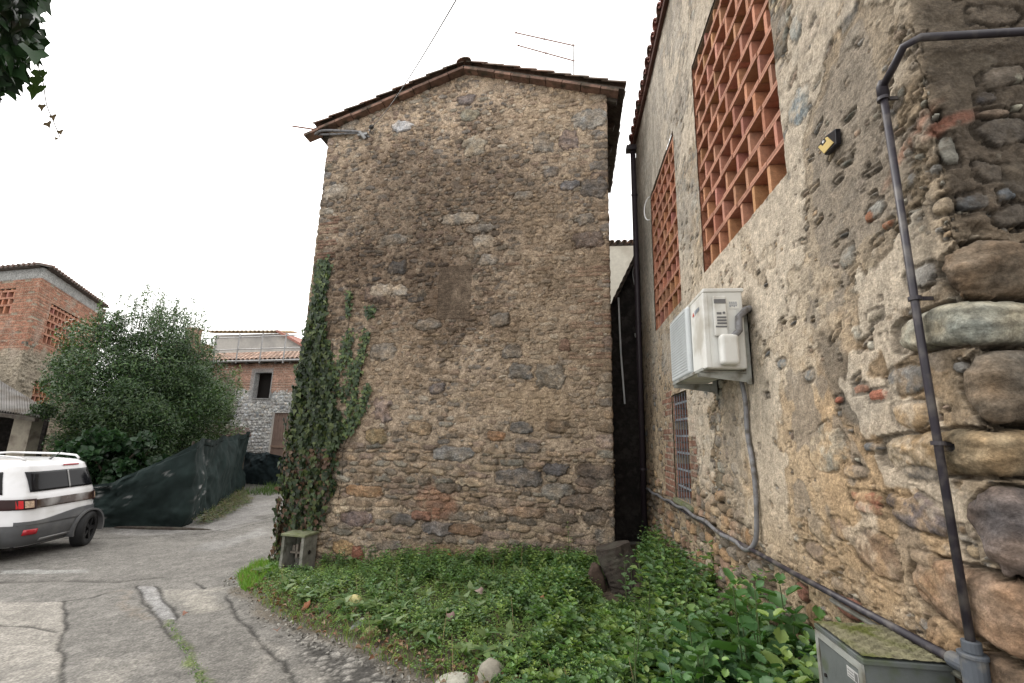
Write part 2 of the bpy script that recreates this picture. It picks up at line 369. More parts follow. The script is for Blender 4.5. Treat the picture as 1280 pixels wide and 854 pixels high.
    def blend(s, mask, col=None, mul=None, flat=None, flath=None):
        m3 = mask[..., None]
        if col is not None: s.C = s.C * (1 - m3) + np.array(col)[None, None] * (1 + .14 * s.N + .08 * s.B)[..., None] * m3
        if mul is not None: s.C = s.C * (1 - m3 * (1 - np.array(mul)[None, None]))
        if flat is not None: s.H = s.H * (1 - mask * flat) + (flath if flath is not None else (s.N * .004 + s.B * .01 + .012)) * mask * flat
def blob(R_, cx, cy, a, b, soft=.35, nz=.35, ang=0):
    X = R_.us[None] - cx; Y = R_.vs[:, None] - cy; c, s = math.cos(ang), math.sin(ang)
    d = np.sqrt(((X * c + Y * s) / a) ** 2 + ((-X * s + Y * c) / b) ** 2) + nz * R_.B + nz * .5 * R_.N
    return 1 - smooth(1 - soft, 1 + soft, d)

def wrap_wall(name, R_, path, mat_, parent, keep=None):
    """path: list of (x, y) corners with s at each; normal = right-hand side turned outwards"""
    pts = [np.array(p, float) for p in path['pts']]; s0 = path['s0']; r = path.get('r', .07)
    seg = [np.linalg.norm(pts[i + 1] - pts[i]) for i in range(len(pts) - 1)]; cs = np.concatenate([[0], np.cumsum(seg)]) + s0
    us = R_.us; base = np.zeros((len(us), 2)); nor = np.zeros((len(us), 2))
    dirs = [(pts[i + 1] - pts[i]) / seg[i] for i in range(len(seg))]; nrs = [np.array([d[1], -d[0]]) for d in dirs]
    for k, s in enumerate(us):
        i = int(np.clip(np.searchsorted(cs, s) - 1, 0, len(seg) - 1))
        base[k] = pts[i] + dirs[i] * (s - cs[i]); nor[k] = nrs[i]
        for c in range(1, len(pts) - 1):
            t = (s - cs[c]) / r
            if abs(t) < 1:
                w = (t + 1) / 2; nn = nrs[c - 1] * (1 - w) + nrs[c] * w; nor[k] = nn / np.linalg.norm(nn)
                base[k] = base[k] - nor[k] * r * .22 * (1 - abs(t)) ** 2
    P = np.zeros(R_.H.shape + (3,)); P[..., 0] = base[None, :, 0] + nor[None, :, 0] * R_.H; P[..., 1] = base[None, :, 1] + nor[None, :, 1] * R_.H
    P[..., 2] = R_.vs[:, None] + R_.N * .002
    kq = None
    if keep is not None: kq = keep[:-1, :-1] & keep[1:, 1:]
    return grid_mesh(name, P, mat_, parent, R_.C, kq)

def tiled_roof(name, mb, O, down, along, nrm_, L, Wd, rg, pitch=.2, tl=.38, r=.085, cover=True, cols=None):
    """rows of half-round tiles; O = top corner of slope, down = unit vector down the slope, along = unit vector along the eave"""
    O, down, along, nrm_ = map(lambda a: np.array(a, float), (O, down, along, nrm_))
    cols = cols or [(.20, .11, .07), (.16, .09, .06), (.24, .14, .09), (.13, .09, .07), (.19, .13, .09)]
    nk = int(math.ceil((L - tl) / (tl * .85))) + 1; stp_ = (L - tl) / max(nk - 1, 1)
    for j in range(int(Wd / pitch) + 1):
        for k in range(nk):
            c = cols[rg.randint(len(cols))]; c = tuple(np.array(c) * rg.uniform(.8, 1.2))
            for cov in ((1, 0) if cover else (1,)):
                a0 = O + along * (j * pitch + (0 if cov else pitch / 2) + rg.uniform(-.008, .008)) + down * (k * stp_ + rg.uniform(-.012, .012)) + nrm_ * (.035 if cov else .0)
                a1 = a0 + down * tl; r0, r1 = (r * .85, r) if cov else (r, r * .85); V = []
                lift0, lift1 = .0, .022
                for (q, rr, lf) in ((a0, r0, lift0), (a1, r1, lift1)):
                    for th in range(6):
                        t = math.pi * th / 5
                        V.append(q + along * rr * math.cos(t) + nrm_ * ((rr * .75 * math.sin(t)) * (1 if cov else -1) + lf + (0 if cov else .04)))
                for (q, rr, lf) in ((a0, r0 - .016, lift0), (a1, r1 - .016, lift1)):
                    for th in range(6):
                        t = math.pi * th / 5
                        V.append(q + along * rr * math.cos(t) + nrm_ * ((rr * .75 * math.sin(t)) * (1 if cov else -1) + lf + (0 if cov else .04)))
                Fc = [(t, t + 1, 7 + t, 6 + t) for t in range(5)] + [(12 + t, 18 + t, 19 + t, 13 + t) for t in range(5)] + [(6 + t, 7 + t, 19 + t, 18 + t) for t in range(5)] \
                    + [(t, 12 + t, 13 + t, t + 1) for t in range(5)] + [(0, 6, 18, 12), (5, 17, 23, 11)]
                mb.add(V, Fc, c)

# ---------------------------------------------------------------- ground and road
_gx = np.concatenate([-np.geomspace(300, 11.1, 40), np.arange(-11, 1.6, .022), np.geomspace(1.65, 300, 30)])
_gy = np.concatenate([-np.geomspace(60, 2.1, 14), np.arange(-2, 2.4, .2), np.arange(2.5, 12, .022), np.geomspace(12.05, 800, 70)])
R = Rub.__new__(Rub); R.us, R.vs = _gx, _gy
GX, GY = np.meshgrid(_gx, _gy); Zg = gz(GX)
inner = (_gx[:, None].T > -40) & (_gx[None] < 10) & (_gy[:, None] > -3) & (_gy[:, None] < 45)
def lfbm(s, seed, o=4, an=1.):
    # value noise sampled on the uneven grid, clipped domain so the lattice stays small
    ux = np.clip(_gx, -30, 6); vy = np.clip(_gy, -3, 40); return fbm(ux, vy, s, seed, o, an)
n_big, n_mid, n_fin = lfbm(2.2, 301), lfbm(.5, 311), lfbm(.09, 321, 3)
C = np.array([.175, .166, .152])[None, None] * (1 + .16 * n_big + .14 * n_mid + .12 * n_fin)[..., None]
def poly_mask(pts, soft=.03, warp=.05):
    x = GX + n_mid * warp + n_fin * .02; y = GY + np.roll(n_mid, 40, 1) * warp; d = np.full(GX.shape, -1e9); n = len(pts); inside = np.zeros(GX.shape, bool)
    dist = np.full(GX.shape, 1e9)
    for i in range(n):
        (x0, y0), (x1, y1) = pts[i], pts[(i + 1) % n]
        cond = ((y0 > y) != (y1 > y)) & (x < (x1 - x0) * (y - y0) / (y1 - y0 + 1e-12) + x0); inside ^= cond
        ex, ey = x1 - x0, y1 - y0; t = np.clip(((x - x0) * ex + (y - y0) * ey) / (ex * ex + ey * ey), 0, 1)
        dist = np.minimum(dist, np.hypot(x - x0 - t * ex, y - y0 - t * ey))
    return np.where(inside, smooth(0, soft, dist), 0)
def line_dist(pts, warp=.03):
    x = GX + n_mid * warp + n_fin * .012; y = GY + np.roll(n_mid, 60, 0) * warp; dist = np.full(GX.shape, 1e9)
    for (x0, y0), (x1, y1) in zip(pts[:-1], pts[1:]):
        ex, ey = x1 - x0, y1 - y0; t = np.clip(((x - x0) * ex + (y - y0) * ey) / (ex * ex + ey * ey), 0, 1)
        dist = np.minimum(dist, np.hypot(x - x0 - t * ex, y - y0 - t * ey))
    return dist
def G(*pp): return [tuple(gnd(*p)[:2]) for p in pp]
def paint(mask, col, k=1.):
    global C
    mm = (mask * k)[..., None]; C = C * (1 - mm) + np.array(col)[None, None] * (1 + .14 * n_fin + .14 * n_mid)[..., None] * mm
paint(poly_mask(G((0, 712), (113, 712), (110, 717), (0, 718)), .04), (.30, .30, .285), .8)
paint(poly_mask(G((-60, 752), (80, 752), (79, 900), (-90, 900)), .02, .02), (.30, .28, .25), .85)
paint(poly_mask(G((172, 733), (196, 733), (222, 775), (200, 775)), .02, .02), (.27, .265, .26), .95)
paint(poly_mask(G((200, 733), (300, 730), (290, 765), (225, 772)), .25, .2), (.30, .28, .245), .85)
paint(poly_mask(G((90, 820), (190, 815), (215, 900), (90, 900)), .3, .3), (.32, .30, .265), .8)
paint(poly_mask(G((280, 800), (345, 800), (420, 900), (330, 900)), .25, .3), (.31, .29, .26), .8)
paint(poly_mask(G((140, 740), (170, 735), (190, 775), (150, 790)), .3, .3), (.25, .20, .15), .8)
paint(smooth(.15, .6, n_mid * .7 + np.roll(n_big, 90, 1) * .6), (.095, .09, .083), .45)
C = C * (1 + .25 * np.random.RandomState(1).uniform(-1, 1, GX.shape) ** 3)[..., None]
paint(poly_mask(G((120, 668), (345, 622), (350, 640), (300, 662), (180, 672)), .3, .4), (.26, .25, .24), .7)
paint(poly_mask(G((210, 690), (345, 655), (345, 668), (260, 692)), .3, .3), (.25, .245, .235), .6)
paint(poly_mask(G((300, 612), (345, 616), (350, 630), (335, 640), (318, 630)), .8, .5), (.28, .275, .27), .7)
paint(smooth(.25, .75, n_big + .4 * n_mid), (.20, .19, .175), .5)
wetline = smooth(.10, .0, line_dist(G((0, 728), (90, 726), (150, 728), (200, 722))))
paint(wetline, (.09, .083, .075), .8); Zg = Zg - .012 * wetline
cr = np.full(GX.shape, 1e9)
for l in [G((285, 745), (292, 762), (310, 785), (330, 805), (352, 830), (372, 860)), G((80, 752), (79, 800), (80, 870)), G((172, 733), (185, 757), (203, 778), (215, 800)),
          G((196, 733), (212, 757), (224, 775)), G((0, 780), (30, 784), (70, 790)), G((0, 672), (150, 673), (250, 668), (345, 645)), G((285, 745), (300, 738), (320, 732)),
          G((215, 672), (280, 664), (345, 650)), G((80, 752), (115, 748), (135, 742)), G((245, 728), (255, 737))]:
    cr = np.minimum(cr, line_dist(l, .05))
crk = smooth(.026, .006, cr); C = C * (1 - .75 * crk[..., None]); Zg = Zg - .012 * crk
# crazed asphalt beside the bed
rg = np.random.RandomState(5)
cell = G((345, 800), (400, 790), (520, 850), (560, 900), (400, 900)); cm = poly_mask(cell, .15, .1)
J, I = np.where(cm > .05); jj0, jj1, ii0, ii1 = J.min(), J.max(), I.min(), I.max()
sp = np.stack([rg.uniform(_gx[ii0], _gx[ii1], 420), rg.uniform(_gy[jj0], _gy[jj1], 420)], 1)
sx, sy = GX[jj0:jj1, ii0:ii1], GY[jj0:jj1, ii0:ii1]; d1 = np.full(sx.shape, 1e9); d2 = d1.copy()
for a, b in sp:
    dd = np.hypot(sx - a + .02 * n_fin[jj0:jj1, ii0:ii1], sy - b); nx_ = np.minimum(d2, np.maximum(d1, dd)); d1 = np.minimum(d1, dd); d2 = nx_
ce = smooth(.034, .010, d2 - d1) * cm[jj0:jj1, ii0:ii1]; C[jj0:jj1, ii0:ii1] *= (1 + .45 * cm[jj0:jj1, ii0:ii1][..., None]); C[jj0:jj1, ii0:ii1] *= (1 - .72 * ce[..., None]); Zg[jj0:jj1, ii0:ii1] -= .008 * ce
# moss in the crack
mc = smooth(.06, .0, line_dist(G((213, 775), (222, 800), (238, 822), (248, 845), (255, 870)), .06)) * smooth(-.1, .5, n_fin + .3)
paint(mc, (.09, .12, .03), .85); Zg = Zg + .01 * mc
# brown verge strip along the weed bed
paint(smooth(.16, .03, line_dist(G((300, 735), (345, 772), (430, 803), (540, 855), (640, 900)), .08)), (.12, .10, .075), .75)
Zg = Zg + (n_mid * .004 + n_fin * .0015) * inner
M['road'] = stone_mat('worn_asphalt', 26, .008)
P = np.stack([GX, GY, Zg], -1)
road = tag(grid_mesh('road', P, M['road'], None, C), kind='structure')

# ---------------------------------------------------------------- stone house (tower)
TL, TR = np.array([-4.28, 6.8]), np.array([.594, 6.3]); TU = (TR - TL) / np.linalg.norm(TR - TL); TN = np.array([TU[1], -TU[0]]); TW = np.linalg.norm(TR - TL)
TL3 = np.array([*TL, 0]); TN3 = np.array([*TN, 0]); TU3 = np.array([*TU, 0])
def tw(px, py):
    p = onplane(px, py, TL3, TN3); return (p[:2] - TL).dot(TU), p[2]
def tP(u, z, out=0): return TL3 + TU3 * u + TN3 * out + np.array([0, 0, z])
house = thing('stone_house', 'tall narrow gabled house of bare rubble stone with ivy on its left corner', 'house', (0, 0, 0))
us = np.concatenate([np.arange(-3.0, -.3, .03), np.arange(-.3, TW + .12, .0078), np.arange(TW + .13, TW + 3.0, .03)])
vs = np.arange(-.75, 7.85, .0085)
R = Rub(us, vs, 11, (.42, .345, .26), .016)
PALT = PAL * 1.15
def st(px, py, hw, hh, col, h=.028, p=3, ang=0, **k):
    u, v = tw(px, py); u1, _ = tw(px + hw, py); _, v1 = tw(px, py - hh); R.stamp(u, v, (u1 - u) * 1.05, (v1 - v) * 1.1, ang, h, col, p, **k)
BG, GR, PA, DK, BR, TN_ = (.165, .16, .155), (.27, .25, .215), (.42, .39, .33), (.11, .105, .10), (.21, .165, .14), (.33, .27, .18)
def named():
    for a in [(743, 235, 16, 11, BG), (738, 149, 20, 10, (.26, .27, .26)), (711, 175, 11, 10, (.24, .2, .19)), (678, 180, 12, 12, GR), (420, 240, 16, 9, PA), (575, 274, 22, 7, PA),
              (593, 181, 14, 11, (.33, .31, .25), .03, 3, .5), (503, 158, 12, 6, (.38, .42, .46)), (583, 125, 11, 5, (.17, .155, .16)), (588, 144, 12, 6, (.22, .23, .19)), (436, 154, 11, 10, GR),
              (648, 597, 28, 10, BG, .035), (565, 567, 24, 8, (.24, .245, .24), .03), (694, 587, 15, 7, (.13, .13, .14)), (697, 615, 20, 9, (.25, .245, .22)),
              (735, 628, 34, 8, (.21, .17, .135), .04), (745, 590, 22, 8, (.19, .155, .13)), (479, 512, 11, 13, (.24, .19, .175)), (535, 405, 15, 7, GR), (546, 486, 9, 7, (.15, .14, .145)),
              (652, 535, 13, 7, (.15, .155, .155)), (695, 534, 15, 7, (.25, .19, .13)), (605, 302, 14, 7, PA), (600, 286, 16, 5, GR), (492, 300, 16, 6, GR), (735, 300, 18, 10, BR), (610, 325, 11, 7, GR),
              (470, 367, 15, 10, BR), (499, 363, 9, 6, PA), (478, 363, 14, 7, PA), (498, 334, 12, 8, DK), (690, 215, 10, 6, BG), (712, 232, 12, 5, (.19, .2, .22)), (655, 244, 12, 5, GR), (730, 274, 12, 6, GR),
              (455, 614, 22, 7, (.34, .21, .11)), (445, 648, 18, 8, (.19, .15, .15)), (550, 661, 22, 8, (.20, .195, .20)), (505, 650, 14, 7, BG), (527, 645, 12, 6, (.27, .14, .10)), (582, 663, 20, 7, (.26, .17, .11)),
              (655, 640, 26, 6, (.29, .21, .15)), (560, 690, 26, 9, (.27, .20, .12)), (600, 700, 24, 9, (.26, .21, .15)), (430, 685, 13, 8, (.36, .25, .12)), (447, 693, 7, 10, (.27, .10, .065)),
              (520, 682, 18, 7, (.25, .2, .14)), (700, 648, 20, 6, (.22, .18, .14)), (745, 648, 16, 9, (.2, .17, .14)), (650, 465, 14, 9, (.2, .2, .19)), (687, 470, 18, 14, (.25, .235, .2)),
              (625, 400, 12, 8, GR), (706, 432, 6, 7, (.24, .15, .11)), (560, 610, 14, 6, (.2, .17, .14)), (620, 628, 20, 6, (.24, .19, .15)), (525, 535, 14, 8, (.29, .22, .14)), (470, 545, 12, 9, (.28, .22, .12)),
              (620, 545, 12, 6, (.3, .17, .09)), (765, 430, 10, 9, BR), (660, 560, 16, 6, (.16, .15, .14)), (478, 440, 16, 9, GR), (640, 440, 13, 8, (.21, .20, .18))]:
        st(*a)
named()
u0, v0 = tw(545, 400); u1, v1 = tw(591, 331)
R.bricks(u0, u1, v0, v1, .26, .07, .012, (.20, .155, .115), 1., 3, (.17, .13, .1), .004, .12)   # walled-up opening
R.occ |= (R.us[None] > u0) & (R.us[None] < u1) & (R.vs[:, None] > v0) & (R.vs[:, None] < v1)
for k in range(46):       # quoins at both corners
    z = -.6 + k * .17; 
    for e, sg in ((0, 1), (TW, -1)):
        w = R.rg.uniform(.10, .24); R.stamp(e + sg * R.rg.uniform(.0, .08), z, w, R.rg.uniform(.05, .09), 0, R.rg.uniform(.006, .02), PALT[R.rg.randint(len(PAL))] * R.rg.uniform(.8, 1.3), 4, force=False)
zb = tw(600, 560)[1]; zt = tw(600, 300)[1]
FL = PALT[[0, 1, 5, 6, 9, 10, 2, 3]]
R.courses(-3.5, TW + 2.5, -.75, zb, (.05, .13), (1.6, 4.6), .93, FL, h=(.012, .04), wob=.02)
R.courses(-3.5, TW + 2.5, zb, zt, (.045, .10), (1.3, 3.6), .84, PALT, prob=lambda u, v: .62, h=(.004, .018), wob=.03)
R.courses(-3.5, TW + 2.5, zt, 7.9, (.05, .11), (1.1, 2.3), .82, PALT * 1.12, prob=lambda u, v: .62, h=(.004, .020), wob=.05)
R.pebbles(4200, -.1, TW + .1, -.6, 7.8, (.015, .05), pal=PALT * 1.1)
R.pebbles(1500, -.1, TW + .1, 2.6, 7.8, (.018, .055), pal=PALT[[6, 7, 3, 6]] * 1.25, h=(.006, .016))
for (px, py, w, h_, pr) in [(740, 400, 60, 150, .35), (410, 300, 25, 60, .4), (462, 655, 10, 40, .5), (545, 640, 10, 20, .9), (660, 330, 60, 20, .12)]:
    a, b = tw(px, py); c_, _ = tw(px + w / 2, py); _, d_ = tw(px, py - h_ / 2)
    R.bricks(a - (c_ - a), c_, b - (d_ - b), d_, .24, .055, .012, (.25, .15, .11), pr, px, (.3, .24, .17), .012)
# dark lichen crust over the upper middle, pale wash elsewhere
def tb(px, py, w, h_, **k):
    a, b = tw(px, py); c_, _ = tw(px + w, py); _, d_ = tw(px, py - h_); return blob(R, a, b, c_ - a, d_ - b, **k)
R.blend(tb(545, 275, 150, 110, soft=.5, nz=.6) * .7, mul=(.62, .58, .56))
R.blend(tb(470, 370, 120, 60, soft=.5, nz=.6) * .6, mul=(.62, .56, .53))
R.blend(tb(620, 365, 60, 50, soft=.5, nz=.5) * .5, mul=(.68, .62, .6))
R.blend(tb(560, 260, 150, 85, soft=.6, nz=.5) * smooth(-.2, .5, R.N + R.B * .4) * .75, col=(.155, .13, .105), flat=.35)
R.blend(tb(690, 380, 70, 130, soft=.5, nz=.7) * .45, col=(.42, .33, .22), flat=.3)
R.blend(tb(640, 510, 70, 30, soft=.5, nz=.7) * .55, col=(.44, .34, .22), flat=.3)
R.blend(tb(700, 145, 60, 30, soft=.5, nz=.7) * .4, col=(.42, .34, .23), flat=.3)
R.blend(tb(470, 455, 60, 60, soft=.5, nz=.7) * .45, col=(.36, .27, .17), flat=.3)
R.blend(tb(545, 628, 18, 16, soft=.5, nz=.6) * .5, col=(.40, .16, .08))
R.blend(tb(440, 190, 40, 30, soft=.5, nz=.6) * .4, mul=(.7, .68, .66))
R.blend(smooth(.1, .55, R.W1 * .7 + R.B * .5 + R.N * .3) * .55, col=(.36, .295, .215), flat=.5)   # mortar smeared over the stones
Cb, Hb = R.C.copy(), R.H.copy(); named(); dust = smooth(.05, .55, R.W2 * .5 + R.N * .6) * .7
R.C = R.C * (1 - dust[..., None]) + Cb * dust[..., None]; R.H = (R.H * (1 - dust) + Hb * dust) * .8
u0, v0 = tw(545, 400); u1, v1 = tw(591, 331)
R.blend(smooth(.0, .03, np.minimum(np.minimum(us - u0, u1 - us)[None], np.minimum(vs - v0, v1 - vs)[:, None])) * .7, col=(.17, .135, .10), flat=.7, flath=R.N * .006)
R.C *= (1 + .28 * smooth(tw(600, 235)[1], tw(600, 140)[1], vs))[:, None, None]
R.blend(tb(480, 330, 110, 120, soft=.6, nz=.6) * .45, mul=(.70, .66, .64))
g_ = R.C.mean(-1, keepdims=True); R.C = R.C * .68 + .32 * g_ * np.array([1.14, .98, .82])      # one dusty tone over all the stones
R.C *= np.array([1.06, 1.0, .955])[None, None]
R.C *= (1 + .22 * fbm(us, vs, .05, 1717, 3))[..., None]
pk = tw(582, 92); el = tw(412, 163); er = tw(757, 118)
def roofz(u):
    u = np.asarray(u, float); return np.where(u < pk[0], el[1] + (pk[1] - el[1]) * (u - el[0]) / (pk[0] - el[0]), er[1] + (pk[1] - er[1]) * (er[0] - u) / (er[0] - pk[0]))
rz_ = roofz(np.clip(us, 0, TW)); keep = vs[:, None] < rz_[None] + .0
DEP = 3.0; BD = np.array([.02, 1.0]) / np.hypot(.02, 1)      # the side walls run back along BD
path = dict(pts=[TL + BD * DEP, TL, TR, TR + BD * DEP], s0=-DEP, r=.06)
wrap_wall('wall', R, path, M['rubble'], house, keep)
mb = MB()   # back wall
a, b = TL + BD * (DEP - .02), TR + BD * (DEP - .02); d = nrm(b - a); c = (a + b) / 2
mb.obox((c[0], c[1], 3.0), (*d, 0), (-d[1], d[0], 0), (0, 0, 1), np.linalg.norm(b - a) / 2 - .01, .12, 3.7, (.28, .22, .16))
mb.build('rear_wall', M['rubble'], house)
# roof: boards, rafters, tiles
rg = np.random.RandomState(3)
BACK = np.array([*BD, 0])
rf = MB(); dk = MB(); raf = MB()
pkP = tP(pk[0], pk[1] + .06)
for sgn, (eu, ez), ov in ((-1, el, .27), (1, er, .30)):
    dn = nrm(tP(eu, ez) - tP(pk[0], pk[1])); L_ = np.linalg.norm(tP(eu, ez) - tP(pk[0], pk[1])) + ov
    nn = nrm(np.cross(dn, BACK)); nn = nn if nn[2] > 0 else -nn
    O = pkP - BACK * .10
    c = O + dn * L_ / 2 + BACK * (DEP / 2) - nn * .012
    dk.obox(c, dn, BACK, nn, L_ / 2, DEP / 2 + .02, .012, (.25, .16, .12))
    tiled_roof('t', rf, O + BACK * .04 + nn * .03, dn, BACK, nn, L_ - .02, DEP - .05, rg, cols=[(.15, .09, .065), (.20, .12, .085), (.11, .08, .06), (.17, .12, .09)])
    for k in range(5):       # rafter tails under the eave
        p = O + dn * (L_ - .32) + BACK * (.18 + k * .62) - nn * .085
        r1_ = MB(); r1_.obox(p, dn, BACK, nn, .24, .045, .055, (1, 1, 1)); r1_.build('rafter', M['wood_dark'], house)
    r1_ = MB(); r1_.obox(O + dn * (L_ - .42) + BACK * (DEP / 2) - nn * .075, dn, BACK, nn, .05, DEP / 2 - .12, .02); r1_.build('purlin', M['wood_dark'], house)
    vg = MB()                # verge: flat tiles on edge under the cover tiles
    k = 0; t = .02
    while t < L_ - .1:
        ln = rg.uniform(.26, .36); cc = tuple(np.array([.20, .12, .09]) * rg.uniform(.7, 1.2))
        vg.obox(O + dn * (t + ln / 2) + BACK * (.06 + rg.uniform(-.012, .012)) - nn * .055, dn, BACK, nn, ln / 2 - .006, .10, .022, cc); t += ln
    vg.build('verge_tile', M['tile'], house)
roof = rf.build('roof', M['tile'], house); dk.build('roof_boards', M['wood_dark'], house)
rd = MB()
for k in range(8):
    a = pkP + np.array([0, 0, .05]) - BACK * .16 + BACK * (k * .38); V = []
    for q, rr in ((a, .13), (a + BACK * .42, .11)):
        for th in range(7): V.append(q + TU3 * rr * math.cos(math.pi * th / 6) + np.array([0, 0, rr * .6 * math.sin(math.pi * th / 6)]))
    V2 = [v - np.array([0, 0, .02]) for v in V]
    rd.add(V + V2, [(t, t + 1, 8 + t, 7 + t) for t in range(6)] + [(14 + t, 21 + t, 22 + t, 15 + t) for t in range(6)] + [(t, 14 + t, 15 + t, t + 1) for t in range(6)], tuple(np.array([.19, .11, .08]) * rg.uniform(.8, 1.2)))
rd.build('ridge_tile', M['tile'], house)

# ---------------------------------------------------------------- right-hand farmhouse
WX = 1.15; YF = 7.15; YC = 1.43; SC = YF - YC
barnr = thing('plastered_farmhouse', 'near rubble and plaster building with perforated brick screens and big corner stones', 'building')
yy = [YF]
while yy[-1] > YC + .1: yy.append(yy[-1] - .0036 * yy[-1])
sa = YF - np.array(yy); sb = np.arange(sa[-1] + .004, SC + .1, .004); sc_ = [sb[-1] + .004]
while sc_[-1] < SC + 3: sc_.append(sc_[-1] + (.0042 if sc_[-1] < SC + .8 else .02))
us = np.concatenate([sa, sb, sc_]); vs = np.concatenate([np.arange(-.2, 3.3, .005), np.arange(3.3, 6.62, .011)])
R = Rub(us, vs, 77, (.39, .305, .21), .008)
R.rimc = .5; R.C *= (1 + .12 * fbm(us, vs, .25, 901)[..., None])
def rs(px, py, face=0):
    if face == 0: p = atX(px, py, WX); return YF - p[1], p[2]
    p = atY(px, py, YC); return SC + p[0] - WX, p[2]
def st(px, py, hw, hh, col, h=.02, p=2.6, ang=0, face=0, **k):
    u, v = rs(px, py, face); a = abs(rs(px + hw, py, face)[0] - rs(px - hw, py, face)[0]) / 2; b = abs(rs(px, py + hh, face)[1] - rs(px, py - hh, face)[1]) / 2
    R.stamp(u, v, a, b, ang, h * .6, col, p, **k)
def quoin(pxl, pxr, y0, y1, col, h=.05, p=4, ang=0, warp=.25, lay=.6, cv=.2, off=0):
    warp *= .55
    sl_, _ = rs(pxl, (y0 + y1) / 2) if pxl < 1175 else rs(pxl, (y0 + y1) / 2, 1); sr, _ = rs(pxr, (y0 + y1) / 2, 1)
    v0, v1 = rs(1170, y1)[1], rs(1170, y0)[1]
    R.stamp((sl_ + sr) / 2 + off, (v0 + v1) / 2, (sr - sl_) / 2, (v1 - v0) / 2, ang, h * .75, col, p, warp=warp, crack=.02, layer=lay, cvar=cv)
# rough dark mortar on the camera-side face, its shade painted into the colour
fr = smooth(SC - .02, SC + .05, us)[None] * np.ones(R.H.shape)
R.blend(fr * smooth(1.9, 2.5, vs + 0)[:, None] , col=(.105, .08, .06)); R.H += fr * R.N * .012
def near_stones():
    quoin(1178, 1330, 317, 384, (.21, .15, .10), .07, 3.2, .03, .35, .5, .35)
    quoin(1128, 1330, 388, 438, (.40, .385, .31), .06, 4.5, -.03, .2, .25, .3)
    quoin(1205, 1350, 446, 532, (.175, .14, .105), .06, 3, -.08, .2, .6, .4)
    quoin(1110, 1340, 540, 590, (.29, .215, .13), .05, 4, .02, .3, .3, .3)
    quoin(1212, 1350, 602, 690, (.19, .155, .14), .08, 2.8, -.05, .35, .3, .35)
    quoin(1150, 1345, 694, 770, (.27, .18, .12), .06, 3.5, .03, .35, .3, .35)
    quoin(1190, 1360, 780, 870, (.20, .14, .095), .07, 3.2, 0, .3, .3, .35)
    for a in [(1140, 517, 22, 15, (.46, .33, .20), .03), (1135, 475, 22, 15, (.21, .20, .185), .02), (1146, 640, 32, 22, (.21, .17, .155), .03), (1095, 690, 26, 26, (.27, .19, .13), .03),
              (1035, 560, 20, 30, (.44, .38, .29), .016, 3), (1050, 500, 5, 4, (.36, .14, .09)), (1100, 494, 12, 6, (.36, .15, .10), .015, 4), (1078, 487, 9, 5, (.35, .2, .14), .015, 4), (1083, 622, 18, 6, (.35, .16, .10), .02, 5), (1085, 634, 16, 6, (.36, .18, .12), .02, 5),
              (1118, 628, 10, 9, (.10, .08, .07), .02), (1003, 740, 6, 10, (.3, .15, .11)), (1062, 760, 14, 14, (.26, .12, .09), .03), (1000, 135, 15, 22, (.34, .35, .33), .02, 3, -.3), (995, 35, 6, 18, (.34, .34, .31), .015),
              (1090, 560, 9, 5, (.2, .2, .2)), (1012, 470, 6, 7, (.2, .2, .19)), (978, 455, 5, 6, (.17, .18, .18)), (1152, 345, 18, 12, (.36, .34, .31), .012), (1182, 180, 8, 20, (.22, .21, .18), .01),
              (1094, 262, 10, 9, (.30, .29, .26), .01), (1095, 395, 10, 7, (.3, .26, .2)), (1060, 320, 8, 12, (.26, .25, .22)), (1110, 280, 6, 4, (.38, .17, .10)), (1088, 270, 5, 7, (.36, .17, .1)), (1136, 190, 4, 5, (.5, .48, .43)), (1200, 560, 8, 5, (.13, .13, .14)),
              (1150, 590, 24, 9, (.16, .145, .13), .02), (1160, 700, 18, 9, (.30, .22, .15), .03), (1070, 590, 13, 8, (.3, .24, .18)), (1050, 660, 12, 12, (.28, .2, .14)), (1020, 690, 12, 10, (.25, .19, .14)),
              (1180, 255, 14, 10, (.30, .24, .17), .03), (935, 190, 4, 8, GR)]:
        st(*a)
    for (px, py, hw, hh, c) in [(1250, 95, 26, 10, (.19, .16, .13)), (1232, 120, 12, 6, (.12, .11, .11)), (1270, 98, 5, 4, (.42, .40, .32)), (1272, 133, 5, 3, (.4, .38, .3)), (1245, 20, 30, 12, (.16, .13, .10)), (1255, 165, 30, 12, (.14, .12, .10)),
                                (1240, 215, 26, 14, (.15, .125, .10)), (1265, 270, 24, 10, (.13, .11, .09)), (1215, 250, 14, 8, (.13, .13, .13)), (1258, 245, 10, 7, (.16, .17, .18))]:
        st(px, py, hw, hh, np.array(c) * .9, .007, 3.2, .1, 1, layer=.6, warp=.7)
    R.blend(blob(R, SC + .04, rs(1170, 150)[1], .09, .022, soft=.5, nz=.3, ang=.35) * .8, col=(.25, .11, .075))
    R.blend(blob(R, SC - .10, rs(1130, 185)[1], .13, .022, soft=.6, nz=.4, ang=.55) * .7, col=(.38, .21, .14))
near_stones()
